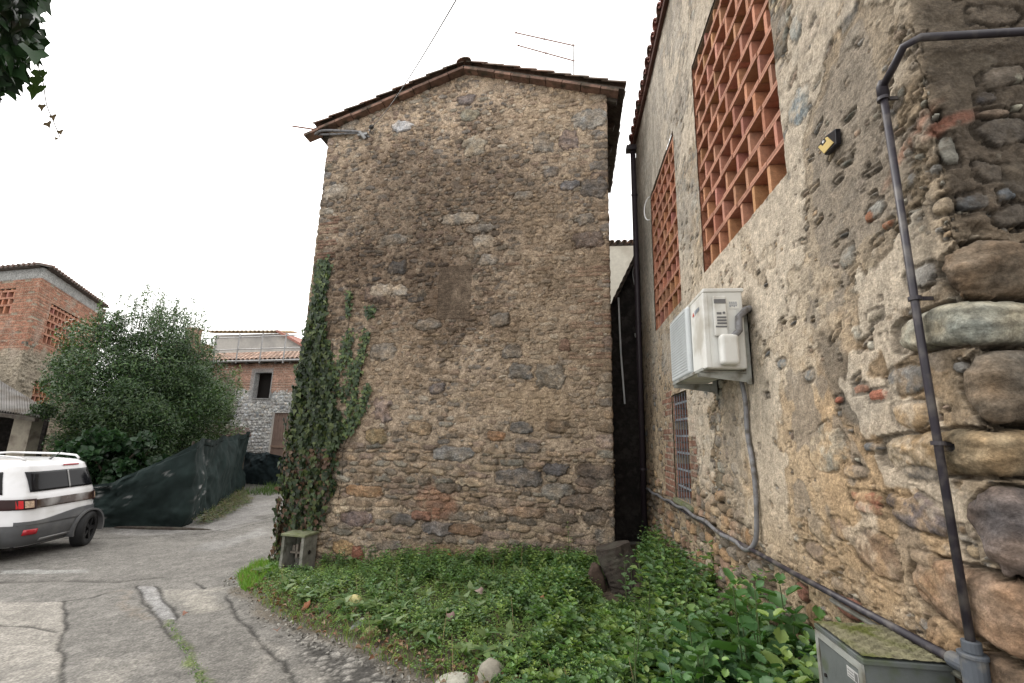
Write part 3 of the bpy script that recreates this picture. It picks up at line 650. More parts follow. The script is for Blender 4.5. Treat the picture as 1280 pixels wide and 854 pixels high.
# exposed rubble low on the wall, scattered stones under the plaster above
def expo(u, v): 
    if u > SC and v > 2.3: return .12
    return .95 if (v < 1.0 + .25 * math.sin(u * 2.3)) else (.85 if (2.3 < u < 4.0 and v < 2.1) else (.25 if u > 4.3 else .18))
R.courses(0, SC + 3, -.2, 1.35, (.06, .14), (1.0, 2.6), .9, PAL * np.array([1.2, 1.05, .9]), h=(.012, .04), wob=.05, prob=expo)
R.courses(0, SC + 3, 1.35, 3.2, (.05, .11), (1.0, 2.2), .84, PAL * 1.25, prob=expo, h=(.006, .022), wob=.06)
R.courses(0, SC + 3, 3.2, 6.7, (.05, .12), (1.0, 2.2), .84, PAL * 1.3, prob=lambda u, v: .3 if u < 4.6 else (.22 if u < SC else .1), h=(.003, .010), wob=.06)
R.pebbles(6500, 0, SC + .1, -.1, 6.5, (.008, .035), prob=lambda u, v: min(1, .4 + u / 7) if u < SC else .2, pal=PAL * 1.25)
R.pebbles(3200, 3.6, SC + .7, .9, 3.3, (.004, .013), pal=PAL * 1.3, h=(.003, .008))
a, b = rs(838, 560); R.bricks(1.35, 1.9, 1.0, 2.2, .2, .07, .014, (.26, .14, .10), .7, 9, hh=.005)
R.bricks(2.55, 2.78, 1.3, 1.9, .2, .07, .014, (.26, .14, .10), .6, 9, hh=.005)
R.blend(smooth(.0, .5, R.W1 * .6 + R.B * .6 + R.N * .3) * smooth(2.35, 2.5, vs)[:, None] * .75, col=(.29, .245, .185), flat=.8, flath=R.N * .012 + R.LR * .006 + .012)
rdg = np.abs(fbm(us, vs, .10, 6161, 5)); R.H -= (.012 * smooth(.10, .0, rdg)) * smooth(2.5, 4, us)[None]; R.C *= (1 - .35 * smooth(.07, .0, rdg) * smooth(2.5, 4, us)[None])[..., None]
pit = smooth(.40, .75, fbm(us, vs, .04, 4411, 4, 1.6)) * (.4 + .6 * smooth(1.0, 2.0, vs)[:, None]); R.H -= pit * .012; R.C *= (1 - .45 * pit[..., None]); R.C *= (1 + .25 * fbm(us, vs, .12, 771, 4)[..., None])
def rb(px, py, a_, b_, **k): u, v = rs(px, py); return blob(R, u, v, a_, b_, **k)
pl = np.clip(rb(960, 470, 1.0, .75, soft=.4, nz=.8) + rb(900, 330, 1.6, .5, soft=.4, nz=.8), 0, 1)
R.blend(pl * .85, col=(.50, .42, .32), flat=.85)
R.blend(blob(R, 1.2, 5.2, 2.2, 2.2, soft=.4, nz=.6) * .8, col=(.47, .43, .37), flat=.8)
R.blend(rb(1020, 600, .6, .5, soft=.5, nz=.8) * .6, col=(.44, .31, .18), flat=.6)
R.blend(rb(1080, 560, .30, .5, soft=.5, nz=.8) * .6, col=(.44, .30, .17), flat=.5)
strk = fbm(us, vs, .8, 555, 4, .12)          # vertical run-off stains under the eave
R.blend(smooth(.0, .7, strk + .25) * (smooth(3.3, 5.0, vs)[:, None] * smooth(5.2, 3.8, us)[None]) * .6, mul=(.62, .62, .62))
R.blend(blob(R, .9, 4.1, .35, 1.7, soft=.6, nz=.4) * .45, mul=(.55, .57, .56))
R.blend(blob(R, .25, 2.5, .6, 4.5, soft=.4, nz=.4) * .6, mul=(.45, .43, .42))
R.blend(rb(1050, 465, .10, .22, soft=.4, nz=.5, ang=.5) * .75, col=(.15, .135, .115))
R.blend(rb(1075, 505, .12, .07, soft=.4, nz=.5) * .75, col=(.17, .15, .125))
R.blend(rb(1090, 250, .5, .7, soft=.6, nz=.8) * .5, mul=(.66, .65, .63))
R.blend(rb(1080, 60, .7, .6, soft=.6, nz=.8) * .5, mul=(.66, .64, .62))
R.blend(rb(1120, 450, .15, .2, soft=.6, nz=.7) * .5, mul=(.6, .58, .56))
R.blend(fr * smooth(2.28, 2.42, vs)[:, None] * .85, col=(.10, .08, .06), flat=.75, flath=R.N * .014 + R.W1 * .008)  # dark mortar again, with this face's shade mixed into its colour
fl_ = fbm(us, vs, .55, 2323, 5); zone = (smooth(1.5, 2.4, us) * smooth(SC + .05, SC - .2, us))[None] * smooth(.9, 1.5, vs)[:, None]
f1_ = smooth(.02, .07, fl_) * zone; f2_ = smooth(-.22, -.27, fl_) * zone; ru = smooth(3.2, 4.6, us)[None]      # skim coat flaked away in crisp-edged patches
R.blend(f1_ * .75, col=(.52, .45, .36), flat=.8, flath=.016 + R.N * .003 + R.W1 * .003)
R.blend(f2_ * (.35 + .35 * ru), col=(.25, .215, .175), flat=.5, flath=.0 + R.N * .004)
ed_ = (smooth(-.01, .015, fl_) - smooth(.015, .05, fl_)) * zone; R.C *= (1 - .35 * np.clip(ed_, 0, 1)[..., None])
R.blend((smooth(2.6, 3.6, vs)[:, None] * smooth(3.4, 4.8, us)[None]) * smooth(SC + .05, SC - .1, us)[None] * smooth(-.4, .5, R.B) * .55, mul=(.66, .67, .69))
R.H *= 1 - (.45 * smooth(1.1, 1.6, vs)[:, None] * smooth(SC - .02, SC - .15, us)[None] + .35 * fr * smooth(2.3, 2.4, vs)[:, None])
R.occ[:] = False; Cb, Hb = R.C.copy(), R.H.copy()
near_stones()
for _ in range(380):      # thin slate flakes, all leaning the same way
    u_, v_ = R.rg.uniform(2.2, SC + .6), R.rg.uniform(1.9, 5.2); a_ = R.rg.uniform(.012, .045); R.stamp(u_, v_, a_, a_ * R.rg.uniform(.15, .35), R.rg.normal(.15, .25), R.rg.uniform(.004, .012), PAL[R.rg.randint(len(PAL))] * R.rg.uniform(.7, 1.5), 2.2, crack=.012, force=False)
R.pebbles(700, 2.5, SC, 1.3, 5.0, (.006, .022), pal=PAL * np.array([1.25, 1.2, 1.15]), h=(.003, .008))
dust = smooth(-.25, .45, R.W2 * .5 + R.N * .5 + fbm(us, vs, .02, 3131, 3) * .5) * (1 - .75 * smooth(SC - .32, SC - .12, us)[None] * smooth(2.35, 2.28, vs)[:, None]) * .85      # mortar crusting over the stones
R.C = R.C * (1 - dust[..., None]) + Cb * dust[..., None]; R.H = R.H * (1 - .6 * dust) + Hb * .6 * dust
bnd = (smooth(SC - .32, SC - .25, us) * smooth(SC - .02, SC - .06, us))[None]; R.H = R.H * (1 - bnd) + np.minimum(R.H, .034 + R.N * .004) * bnd
R.C *= (1 + .20 * fbm(us, vs, .018, 8181, 3))[..., None]
# holes
SCR = [(2.315, 3.83, 3.04, 5.05), (4.60, 6.02, 3.04, 4.98)]; WIN = (4.60, 5.27, 1.05, 2.13)
Yg = YF - us[None] + 0 * vs[:, None]; Zv = vs[:, None] + 0 * us[None]; keep = np.ones(R.H.shape, bool)
for (y0, y1, z0, z1) in SCR + [WIN]: keep &= ~((Yg > y0 + .012) & (Yg < y1 - .02) & (Zv > z0) & (Zv < z1))
for (y0, y1, z0, z1) in SCR + [WIN]:
    near = smooth(.09, .0, np.maximum(np.maximum(y0 - Yg, Yg - y1), np.maximum(z0 - Zv, Zv - z1)))
    R.H = R.H * (1 - near) + (.008 + R.N * .003) * near
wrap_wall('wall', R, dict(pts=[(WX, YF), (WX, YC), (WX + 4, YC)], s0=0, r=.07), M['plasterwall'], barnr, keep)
for (y0, y1, z0, z1) in SCR + [WIN]:     # reveals and the dark behind
    mb = MB(); dpt = .32; e = .03; tc_ = (.40, .18, .11) if z0 > 2 else (.36, .29, .21)
    mb.box(WX + .004, y0 - e, z0 - e, WX + dpt, y0 - .001, z1 + e, tc_); mb.box(WX + .004, y1 + .001, z0 - e, WX + dpt, y1 + e, z1 + e, tc_)
    mb.box(WX + .005, y0, z0 - e, WX + dpt, y1, z0 - .001, tc_); mb.box(WX + .005, y0, z1 + .001, WX + dpt, y1, z1 + e, (.30, .24, .18))
    mb.build('reveal', M['plasterwall'], barnr)
    d = MB(); X1 = WX + 1.3
    d.box(X1, y0 - .3, z0 - .3, X1 + .02, y1 + .3, z1 + .3); d.box(WX + dpt, y0 - .32, z0 - .3, X1, y0 - .3, z1 + .3); d.box(WX + dpt, y1 + .3, z0 - .3, X1, y1 + .32, z1 + .3)
    d.box(WX + dpt, y0 - .3, z0 - .32, X1, y1 + .3, z0 - .3); d.box(WX + dpt, y0 - .3, z1 + .3, X1, y1 + .3, z1 + .32)
    d.box(WX + dpt, y0 - .3, z0 - .3, WX + dpt + .01, y0 - e, z1 + .3); d.box(WX + dpt, y1 + e, z0 - .3, WX + dpt + .01, y1 + .3, z1 + .3)
    d.box(WX + dpt, y0 - e, z0 - .3, WX + dpt + .01, y1 + e, z0 - e); d.box(WX + dpt, y0 - e, z1 + e, WX + dpt + .01, y1 + e, z1 + .3)
    d.build('dark_room', M['dark'], barnr)
def brick_screen(name, parent, O, ax, out, y0, y1, z0, z1, rowp=.188, slab=.038, up=.222, thick=.036, depth=.13, seed=0, mat_=None):
    """courses of flat bricks with bricks on edge between them, staggered; O origin, ax horizontal axis, out = outward normal"""
    rg = np.random.RandomState(seed); mb = MB(); ax = np.array(ax, float); out = np.array(out, float); Z = np.array([0, 0, 1.])
    z = z0; k = 0
    def colr(): return tuple(np.array([.42, .195, .12]) * rg.uniform(.72, 1.2) * np.array([1, rg.uniform(.9, 1.15), rg.uniform(.85, 1.2)]))
    while z < z1 - .03:
        t = y0
        if k > 0:
            while t < y1 - .01:
                ln = min(.245, y1 + .02 - t); jit = rg.uniform(-.006, .006)
                for h_ in (0, 1):
                    mb.obox(O + ax * (t + ln / 2) + Z * (z + slab * (.25 + .5 * h_)) + out * (-depth / 2 - .012 + jit), ax, out, Z, ln / 2 - .003, depth / 2, slab / 4 - .0015, colr()); mb.obox(O + ax * (t + ln / 2) + Z * (z + slab * (.25 + .5 * h_)) + out * (-.009 + jit), ax, out, Z, ln / 2 - .003, .003, slab / 4 - .0015, tuple(np.array([.40, .20, .135]) * rg.uniform(.8, 1.15)))
                t += ln
        hb = rowp - slab; z2 = min(z + rowp, z1) ; zb_ = z + (slab if k > 0 else 0); hh_ = (z2 - zb_) / 2
        t = y0 + (up / 2 if k % 2 else .02)
        while t < y1 - .02 and hh_ > .02:
            mb.obox(O + ax * t + Z * (zb_ + hh_) + out * (-depth / 2 - .012 + rg.uniform(-.006, .006)), nrm(ax + out * rg.uniform(-.04, .04)), out, Z, thick / 2, depth / 2, hh_ - .002, colr()); t += up
        z += rowp; k += 1
    return mb.build(name, mat_ or M['brick'], parent)
for i, (y0, y1, z0, z1) in enumerate(SCR):
    brick_screen('brick_screen', barnr, np.array([WX, 0, 0]), (0, 1, 0), (-1, 0, 0), y0, y1 + .02, z0, z1, seed=i, depth=.24)
y0, y1, z0, z1 = WIN
win = MB()
win.box(WX + .16, y0, z0, WX + .17, y1, z1, (1, 1, 1)); w = win.build('window', mat('dusty_dark_glass', (.03, .028, .026), .35, var=.5, dirt=(.06, .055, .05), dscale=6), barnr)
jb = MB()
for k in range(15):
    if k in (5, 10): continue
    c = tuple(np.array([.26, .12, .085]) * random.uniform(.7, 1.15)); jb.box(WX + .012, y1 - .05 - .006 * (k % 2), z0 + k * .072 + .006, WX + .15, y1 - .002, z0 + k * .072 + .062, c)
jb.build('brick_jamb', M['brick'], barnr)
gr_ = MB()
for k in range(6): gr_.box(WX + .02, y0 + .003, z0 + .12 + k * .17, WX + .03, y1 - .003, z0 + .14 + k * .17)
for k in range(6): gr_.box(WX + .012, y0 + .06 + k * .11, z0 + .003, WX + .0195, y0 + .068 + k * .11, z1 - .003)
gr_.build('window_grille', mat('weathered_grille', (.20, .21, .23), .6, var=.3), w)
sl2 = MB(); sl2.box(WX - .03, y0 - .03, z0 - .05, WX + .14, y1 + .03, z0 - .003); sl2.build('sill', M['mossy_concrete'], w, bevel=.006)
# rest of the building: end wall, roof with tile edge, gutter
mb = MB(); mb.box(WX + .02, YF - .01, -.3, WX + 5, YF + .25, 6.45, (.2, .17, .14)); mb.box(WX + 3.0, YC + .02, -.3, WX + 5, YC + .3, 6.4, (.2, .16, .12)); mb.box(WX + 4.8, YC + .3, -.3, WX + 5, YF, 6.4, (.2, .16, .12))
mb.build('rear_wall', M['rubble'], barnr)
sl_ = math.radians(17); dn = np.array([-math.cos(sl_), 0, -math.sin(sl_)]); nn = np.array([-math.sin(sl_), 0, math.cos(sl_)])
ev = np.array([WX - .01, 0, 6.60]); Lr = 3.2; mb = MB()
tiled_roof('t', mb, ev - dn * (Lr - .06) + np.array([0, YC - .15, 0]) + nn * .03, dn, (0, 1, 0), nn, Lr, YF - YC + .12, np.random.RandomState(8), cols=[(.20, .07, .055), (.24, .09, .07), (.17, .07, .055)])
mb.build('roof', M['tile'], barnr)
mb = MB(); mb.obox(ev - dn * (Lr / 2 - .05) + np.array([0, (YC + YF) / 2, 0]), dn, (0, 1, 0), nn, Lr / 2, (YF - YC) / 2 + .05, .015)
mb.build('roof_boards', mat('roof_planks', (.10, .05, .04), .9, var=.3), barnr)

# ---------------------------------------------------------------- things on the farmhouse wall
def X3(y, z, out=0): return np.array([WX - out, y, z])
# air conditioner
ac = thing('air_conditioner', 'white air conditioner outdoor unit on grey brackets on the plaster wall', 'air conditioner', (WX, 3.35, 2.1))
A0 = np.array([-WX, -3.35, -2.1])
def loc(mb):
    mb.v = [tuple(np.array(p) + A0) for p in mb.v]; return mb
x0, x1, y0, y1, z0, z1 = .85, 1.09, 2.90, 3.76, 2.085, 2.60
mb = MB(); mb.box(x0 + .01, y0 + .004, z0, x1, y1 - .004, z1 - .02); loc(mb).build('casing', M['white_enamel'], ac, bevel=.012, seg=3)
mb = MB(); mb.box(x0 + .002, y0 - .004, z1 - .025, x1 + .008, y1 + .004, z1); loc(mb).build('top_cover', M['white_enamel'], ac, bevel=.006)
mb = MB(); mb.box(x0 - .002, y0 + .0, z0 + .004, x0 + .03, y0 + .30, z1 - .03); loc(mb).build('front_panel', M['white_enamel'], ac, bevel=.006)
mb = MB(); mb.box(x0 - .028, y0 + .31, z0 + .01, x0 + .01, y1 - .01, z1 - .03); g = loc(mb).build('fan_grille', M['grille'], ac, bevel=.03, seg=4)
mb = MB()
for k in range(22): mb.box(x0 - .0325, y0 + .35, z0 + .045 + k * .0205, x0 - .0295, y1 - .05, z0 + .050 + k * .0205)
loc(mb).build('grille_slats', M['grille'], g)
mb = MB(); mb.box(x0 + .055, y0 - .018, z0 + .20, x0 + .135, y0 + .004, z1 - .055); loc(mb).build('handle_panel', M['white_enamel'], ac, bevel=.008)
mb = MB(); mb.box(x0 + .06, y0 - .0215, z1 - .105, x0 + .13, y0 - .0175, z1 - .078); mb.box(x0 + .062, y0 - .0205, z0 + .255, x0 + .128, y0 - .0175, z0 + .265)
for k in range(3): mb.box(x0 + .072, y0 - .0205, z0 + .275 + k * .019, x0 + .128, y0 - .0175, z0 + .287 + k * .019)
mb.box(x0 + .072, y0 - .0205, z0 + .338, x0 + .10, y0 - .0175, z0 + .352); mb.tube([(x0 + .115, y0 - .022, z0 + .348), (x0 + .115, y0 - .016, z0 + .348)], .008)
loc(mb).build('vent_slots', mat('grey_plastic', (.14, .14, .145), .5), ac)
mb = MB(); mb.box(x0 + .07, y0 - .075, z0 + .015, x0 + .175, y0 + .004, z0 + .205); loc(mb).build('valve_cover', M['white_enamel'], ac, bevel=.022, seg=4)
mb = MB(); mb.box(x0 + .155, y0 + .0005, z1 - .135, x0 + .215, y0 + .0035, z1 - .078, (.7, .7, .66))
for k in range(4): mb.box(x0 + .158 + k * .012, y0 - .001, z1 - .125 + .006 * (k % 2), x0 + .165 + k * .012, y0 + .0002, z1 - .09, (.28, .30, .33))
mb.box(x0 + .158, y0 - .0015, z1 - .112, x0 + .205, y0 - .0005, z1 - .106, (.5, .5, .5)); mb.box(x0 + .195, y0 + .0005, z1 - .19, x0 + .215, y0 + .0035, z1 - .145, (.6, .6, .57)); mb.box(x0 + .175, y0 + .0005, z0 + .06, x0 + .205, y0 + .0035, z0 + .12, (.62, .62, .6))
mpaint = mat('printed_sticker', (1, 1, 1), .5, attr=True, var=.08); loc(mb).build('sticker', mpaint, ac)
mb = MB(); xf = x0 - .0045
mb.prism([(xf, y0 + .24, z1 - .13), (xf, y0 + .20, z1 - .13), (xf, y0 + .22, z1 - .10)], np.array([-.001, 0, 0]), (.5, .08, .05))
for k in range(5): mb.box(xf - .001, y0 + .17 - k * .022, z1 - .128 + .002 * k, xf, y0 + .182 - k * .022, z1 - .10, (.30, .33, .38))
for k in range(2): mb.box(xf - .001, y0 + .08, z1 - .115 + k * .011, xf, y0 + .155, z1 - .11 + k * .011, (.35, .38, .42))
loc(mb).build('badge', mpaint, ac)
for yb in (2.985, 3.66):
    b = MB(); b.box(WX - .02, yb - .025, 2.0, WX - .014, yb + .025, 2.46); b.box(WX - .05, yb - .025, 2.0, WX - .044 + .03, yb - .019, 2.46)
    b.prism([(WX - .02, yb - .024, 2.062), (x0 - .03, yb - .024, 2.072), (x0 - .03, yb - .024, 2.045), (WX - .02, yb - .024, 2.005)], np.array([0, .006, 0])); b.box(x0 - .03, yb - .024, 2.068, WX - .015, yb + .02, 2.076)
    b.prism([(WX - .02, yb + .014, 2.062), (x0 - .03, yb + .014, 2.072), (x0 - .03, yb + .014, 2.045), (WX - .02, yb + .014, 2.03)], np.array([0, .005, 0]))
    for zz in (2.04, 2.42): b.tube([(WX - .052, yb, zz), (WX - .04, yb, zz)], .009, 6)
    loc(b).build('bracket', M['zinc'], ac)
mb = MB(); mb.box(x0 - .025, y0 + .02, z0 - .012, x0 - .012, y1 - .02, z0 + .008); loc(mb).build('rail', M['zinc'], ac, bevel=.003)
mb = MB(); mb.tube([(x0 + .15, y0 - .05, z0 + .19), (x0 + .19, y0 - .04, z0 + .23), (WX - .10, y0 - .02, z0 + .32), (WX - .05, y0 - .01, z0 + .37), (WX - .02, y0 + .02, z0 + .385), (WX + .01, y0 + .05, z0 + .38)], .021, 12)
for k in range(8):
    pass
loc(mb).build('insulated_pipe', M['grey_pvc'], ac, sm=True)
# grey hose running down from the unit and along the wall to the far corner
p = MB(); hp = [X3(3.08, 2.06, .045), X3(3.07, 1.9, .03), X3(3.09, 1.7, .025), X3(3.04, 1.5, .025), X3(3.03, 1.3, .027), X3(3.06, 1.10, .03), X3(3.12, 1.02, .04), X3(3.22, .985, .045)]
for k in range(1, 30):
    t = k / 29; hp.append(X3(3.22 + t * 3.6, .985 + .011 * math.sin(t * 34) * (1 - .3 * t) + .02 * math.sin(t * 5), .05))
def spline(pts, n=6):
    pts = [np.array(q, float) for q in pts]; out = []
    P_ = [pts[0]] + pts + [pts[-1]]
    for i in range(1, len(P_) - 2):
        for k in range(n):
            t = k / n; a, b, c, d = P_[i - 1], P_[i], P_[i + 1], P_[i + 2]
            out.append(.5 * ((2 * b) + (-a + c) * t + (2 * a - 5 * b + 4 * c - d) * t * t + (-a + 3 * b - 3 * c + d) * t ** 3))
    return out + [pts[-1]]
p.tube(spline(hp, 4), .0145, 10); h = p.build('grey_hose', M['grey_pvc'], None, sm=True)
tag(h, 'grey plastic hose dropping from the air conditioner and snaking along the wall base', 'hose')
# dark conduit: along the wall at one metre, into a tee, up to the corner and round it
con = thing('wall_conduit', 'long dark pipe fixed up the corner of the plaster wall and along its foot', 'pipe', (WX, 1.6, 1.1))
A0 = np.array([-WX, -1.6, -1.1])
pu = [X3(1.535, .98, .05), X3(1.535, 2.0, .055), X3(1.535, 2.87, .05)]
mb = MB(); mb.tube(pu, .0112, 14); loc(mb).build('upright_pipe', M['black_pipe'], con, sm=True)
r0 = atY(1150, 47, YC - .045); r1 = atY(1290, 39, YC - .045); r2 = r1 + (r1 - r0) * 1.2
mb = MB(); mb.tube([X3(1.535, 2.885, .05), X3(1.47, 2.91, .052), X3(1.405, 2.93, .06), r0 + (0.0, 0, 0), (r0 + r1) / 2, r1, r2], .0125, 14); loc(mb).build('horizontal_pipe', M['black_pipe'], con, sm=True)
mb = MB(); mb.tube([X3(1.535, 2.845, .05), X3(1.535, 2.889, .05), X3(1.52, 2.90, .05)], .0175, 14); loc(mb).build('elbow_joint', M['black_pipe'], con, sm=True)
for z_ in (2.11, 1.66, 2.84):
    mb = MB(); mb.tube([X3(1.535, z_ - .006, .053), X3(1.535, z_ + .006, .053)], .018, 14); mb.obox(X3(1.535, z_, .02), (1, 0, 0), (0, 1, 0), (0, 0, 1), .03, .004, .006); loc(mb).build('pipe_clip', M['black_pipe'], con)
mb = MB(); mb.tube([X3(1.535, .2, .05), X3(1.535, 1.0, .05), X3(1.535, 1.09, .05)], .030, 18); mb.tube([X3(1.535, 1.088, .05), X3(1.535, 1.10, .05)], .034, 18)
mb.tube([X3(1.535, .99, .05), X3(1.535, 1.005, .05)], .0335, 18); mb.tube([X3(1.535, 1.1, .05), X3(1.535, 1.13, .05)], .022, 16); mb.tube([X3(1.535, 1.055, .05), X3(1.615, 1.052, .05)], .022, 14); loc(mb).build('tee_joint', mat('blue_grey_pvc', (.075, .085, .10), .5, var=.2, dirt=(.16, .15, .13), dscale=16), con, sm=False, bevel=.003)
mb = MB(); mb.tube([X3(1.60, 1.052, .05), X3(2.6, 1.02, .045), X3(3.4, 1.0, .04), X3(4.6, .975, .035), X3(5.9, .96, .035), X3(7.0, .955, .035)], .0135, 12); loc(mb).build('lower_pipe', M['black_pipe'], con, sm=True)
mb = MB(); mb.tube([X3(1.60, 1.01, .035), X3(2.2, .995, .028), X3(2.3, .99, .02)], .010, 8); loc(mb).build('cement_strip', M['concrete'], con)
# downpipe + gutter at the far corner
dp = thing('downpipe', 'tall dark brown rainwater pipe at the far corner of the plaster wall', 'downpipe', (WX - .06, YF - .05, 0)); A0 = -np.array([WX - .06, YF - .05, 0])
mb = MB(); mb.tube([(WX - .06, YF - .05, -.05), (WX - .06, YF - .05, 6.42)], .042, 14); loc(mb).build('pipe', M['brown_pipe'], dp, sm=True)
for z_ in (1.2, 3.4, 5.6):
    mb = MB(); mb.tube([(WX - .06, YF - .05, z_), (WX - .06, YF - .05, z_ + .03)], .048, 14); mb.box(WX - .05, YF - .06, z_, WX + .02, YF - .04, z_ + .03); loc(mb).build('pipe_clip', M['brown_pipe'], dp)
mb = MB(); mb.box(WX - .17, YF - .12, 6.43, WX + .1, YF + .02, 6.51); loc(mb).build('hopper', M['brown_pipe'], dp)
# small house-shaped plate
bd = thing('wall_plate', 'small black pointed plate with pale yellow panel on the wall', 'plate', (WX, 1.97, 2.97)); A0 = -np.array([WX, 1.97, 2.97])
def wpt(px, py, out): 
    q = atX(px, py, WX - out); return q
out5 = [(1021, 184), (1031, 194), (1045, 180), (1044, 161), (1032, 170)]
mb = MB(); mb.prism([wpt(*q, .03) for q in out5], np.array([.022, 0, 0])); loc(mb).build('backplate', mat('black_plastic', (.008, .008, .012), .3), bd, bevel=.002)
mb = MB(); mb.prism([wpt(*q, .0335) for q in [(1022.5, 184), (1030, 192), (1041.5, 178.5), (1033.5, 171.2), (1031, 173), (1033, 176.5), (1028, 183), (1025.5, 181)]], np.array([.0034, 0, 0])); loc(mb).build('panel', mat('pale_yellow_panel', (.48, .36, .13), .5), bd)
mb = MB(); q = wpt(1028.5, 177.5, .034); mb.tube([q, q + (.004, 0, 0)], .006, 10); loc(mb).build('stud', M['white_paint'], bd)
# white wire loop by the far screen
mb = MB(); mb.tube([X3(6.06 + .10 * math.sin(t), 4.98 - .16 + .17 * math.cos(t), .02 + .05 * math.sin(t)) for t in np.linspace(-.1, 3.1, 16)], .008, 6)
tag(mb.build('wire_loop', M['white_paint'], None, sm=True), 'thin white cable loop beside the far brick screen', 'wire')
# ---------------------------------------------------------------- utility cabinet
cab = thing('utility_cabinet', 'grey metal utility cabinet with mossy top against the wall', 'cabinet', (WX - .17, 1.75, 0)); A0 = -np.array([WX - .17, 1.75, 0])
cx0, cx1, cy0, cy1, cz = .87, 1.12, 1.636, 1.90, 1.032
mb = MB(); mb.box(cx0 + .006, cy0 + .004, .05, cx1, cy1, cz - .02); loc(mb).build('body', M['cabinet'], cab, bevel=.004)
mb = MB(); nx_, ny_ = 26, 30; V = []
for j in range(ny_ + 1):
    for i in range(nx_ + 1): V.append((cx0 + .001 + (cx1 + .012 - cx0) * i / nx_, cy0 - .003 + (cy1 + .006 - cy0) * j / ny_, cz + .004 * math.sin(i * 1.3) * math.cos(j * 1.7) * (0 < i < nx_) * (0 < j < ny_) + .003 * random.random()))
mb.add(V, [(j * (nx_ + 1) + i, j * (nx_ + 1) + i + 1, (j + 1) * (nx_ + 1) + i + 1, (j + 1) * (nx_ + 1) + i) for j in range(ny_) for i in range(nx_)])
loc(mb).build('moss_top', M['moss_top'], cab)
mb = MB(); mb.box(cx0 - .002, cy0 - .006, cz - .022, cx1 + .012, cy1 + .006, cz - .006); loc(mb).build('lid', M['cabinet'], cab, bevel=.003)
mb = MB()
for (a, b, c_, d) in ((cy0, cy0 + .018, .08, cz - .024), (cy1 - .018, cy1, .08, cz - .024), (cy0 + .0185, cy1 - .0185, cz - .044, cz - .024), (cy0 + .0185, cy1 - .0185, .08, .10)): mb.box(cx0 - .004, a, c_, cx0 + .004, b, d)
loc(mb).build('door_frame', M['zinc'], cab)
mb = MB(); mb.box(cx0 - .0005, cy0 + .021, .105, cx0 + .0055, cy1 - .021, cz - .048); dr = loc(mb).build('door', M['cabinet'], cab)
mb = MB()
for i in range(7):
    for j in range(9): mb.tube([(cx0 - .0012, cy0 + .07 + i * .018, cz - .18 + .02 - j * .014), (cx0 - .0004, cy0 + .07 + i * .018, cz - .16 - j * .014)], .0035, 6)
mb.tube([(cx0 - .006, cy0 + .22, cz - .15), (cx0 - .0004, cy0 + .22, cz - .15)], .006, 8)
loc(mb).build('vent_holes', M['dark'], dr)
mb = MB(); mb.box(cx0 - .0018, cy0 + .026, cz - .09, cx0 - .0008, cy0 + .085, cz - .06, (.38, .38, .37)); mb.box(cx0 - .0026, cy0 + .03, cz - .087, cx0 - .002, cy0 + .045, cz - .064, (.12, .12, .12))
for k in range(3): mb.box(cx0 - .0026, cy0 + .05, cz - .086 + k * .008, cx0 - .002, cy0 + .08, cz - .083 + k * .008, (.15, .15, .15))
loc(mb).build('sticker', mpaint, dr)
mb = MB(); mb.box(cx0 - .03, cy0 - .03, -.05, cx1 + .02, cy1 + .03, .05); loc(mb).build('plinth', M['concrete'], cab)

# ---------------------------------------------------------------- things by the stone house
# concrete meter box
mbx_u = tw(370, 712)[0]; oc = tP(mbx_u - .02, -.42, .36); 
box = thing('concrete_meter_box', 'open-fronted concrete meter box with mossy lid at the foot of the ivy', 'meter box', oc + np.array([.2, .1, 0]))
A0 = -(oc + np.array([.2, .1, 0])); w_, d_, h_ = .36, .30, .60
mb = MB()
def tb_(u0, o0, z0, u1, o1, z1, c=(1, 1, 1)):
    mb.obox(oc + TU3 * (u0 + u1) / 2 - TN3 * (o0 + o1) / 2 + np.array([0, 0, (z0 + z1) / 2]), TU3, TN3, (0, 0, 1), (u1 - u0) / 2, (o1 - o0) / 2, (z1 - z0) / 2, c)
tb_(0, 0, -.1, .045, d_, h_); tb_(w_ - .045, 0, -.1, w_, d_, h_); tb_(.046, d_ - .04, -.1, w_ - .046, d_, h_); tb_(.046, 0, -.1, w_ - .046, d_ - .041, .03)
loc(mb).build('shell', M['concrete'], box, bevel=.006)
mb = MB(); tb_(-.015, -.015, h_ + .001, w_ + .015, d_ + .01, h_ + .035); loc(mb).build('lid', M['mossy_concrete'], box, bevel=.008)
mb = MB(); tb_(.08, .10, .36, .29, .13, .385); tb_(.17, .10, .3, .20, .14, .48); tb_(.10, .12, .39, .14, .16, .46); mb.tube([oc + TU3 * .24 - TN3 * .12 + (0, 0, .3), oc + TU3 * .24 - TN3 * .12 + (0, 0, .5)], .016, 8); loc(mb).build('meter', mat('grimy_meter', (.14, .12, .10), .6, var=.4), box)
mb = MB(); mb.tube([oc + TU3 * (w_ + .001) - TN3 * .14 + (0, 0, .38), oc + TU3 * (w_ + .003) - TN3 * .14 + (0, 0, .38)], .03, 10); loc(mb).build('hole', M['dark'], box)
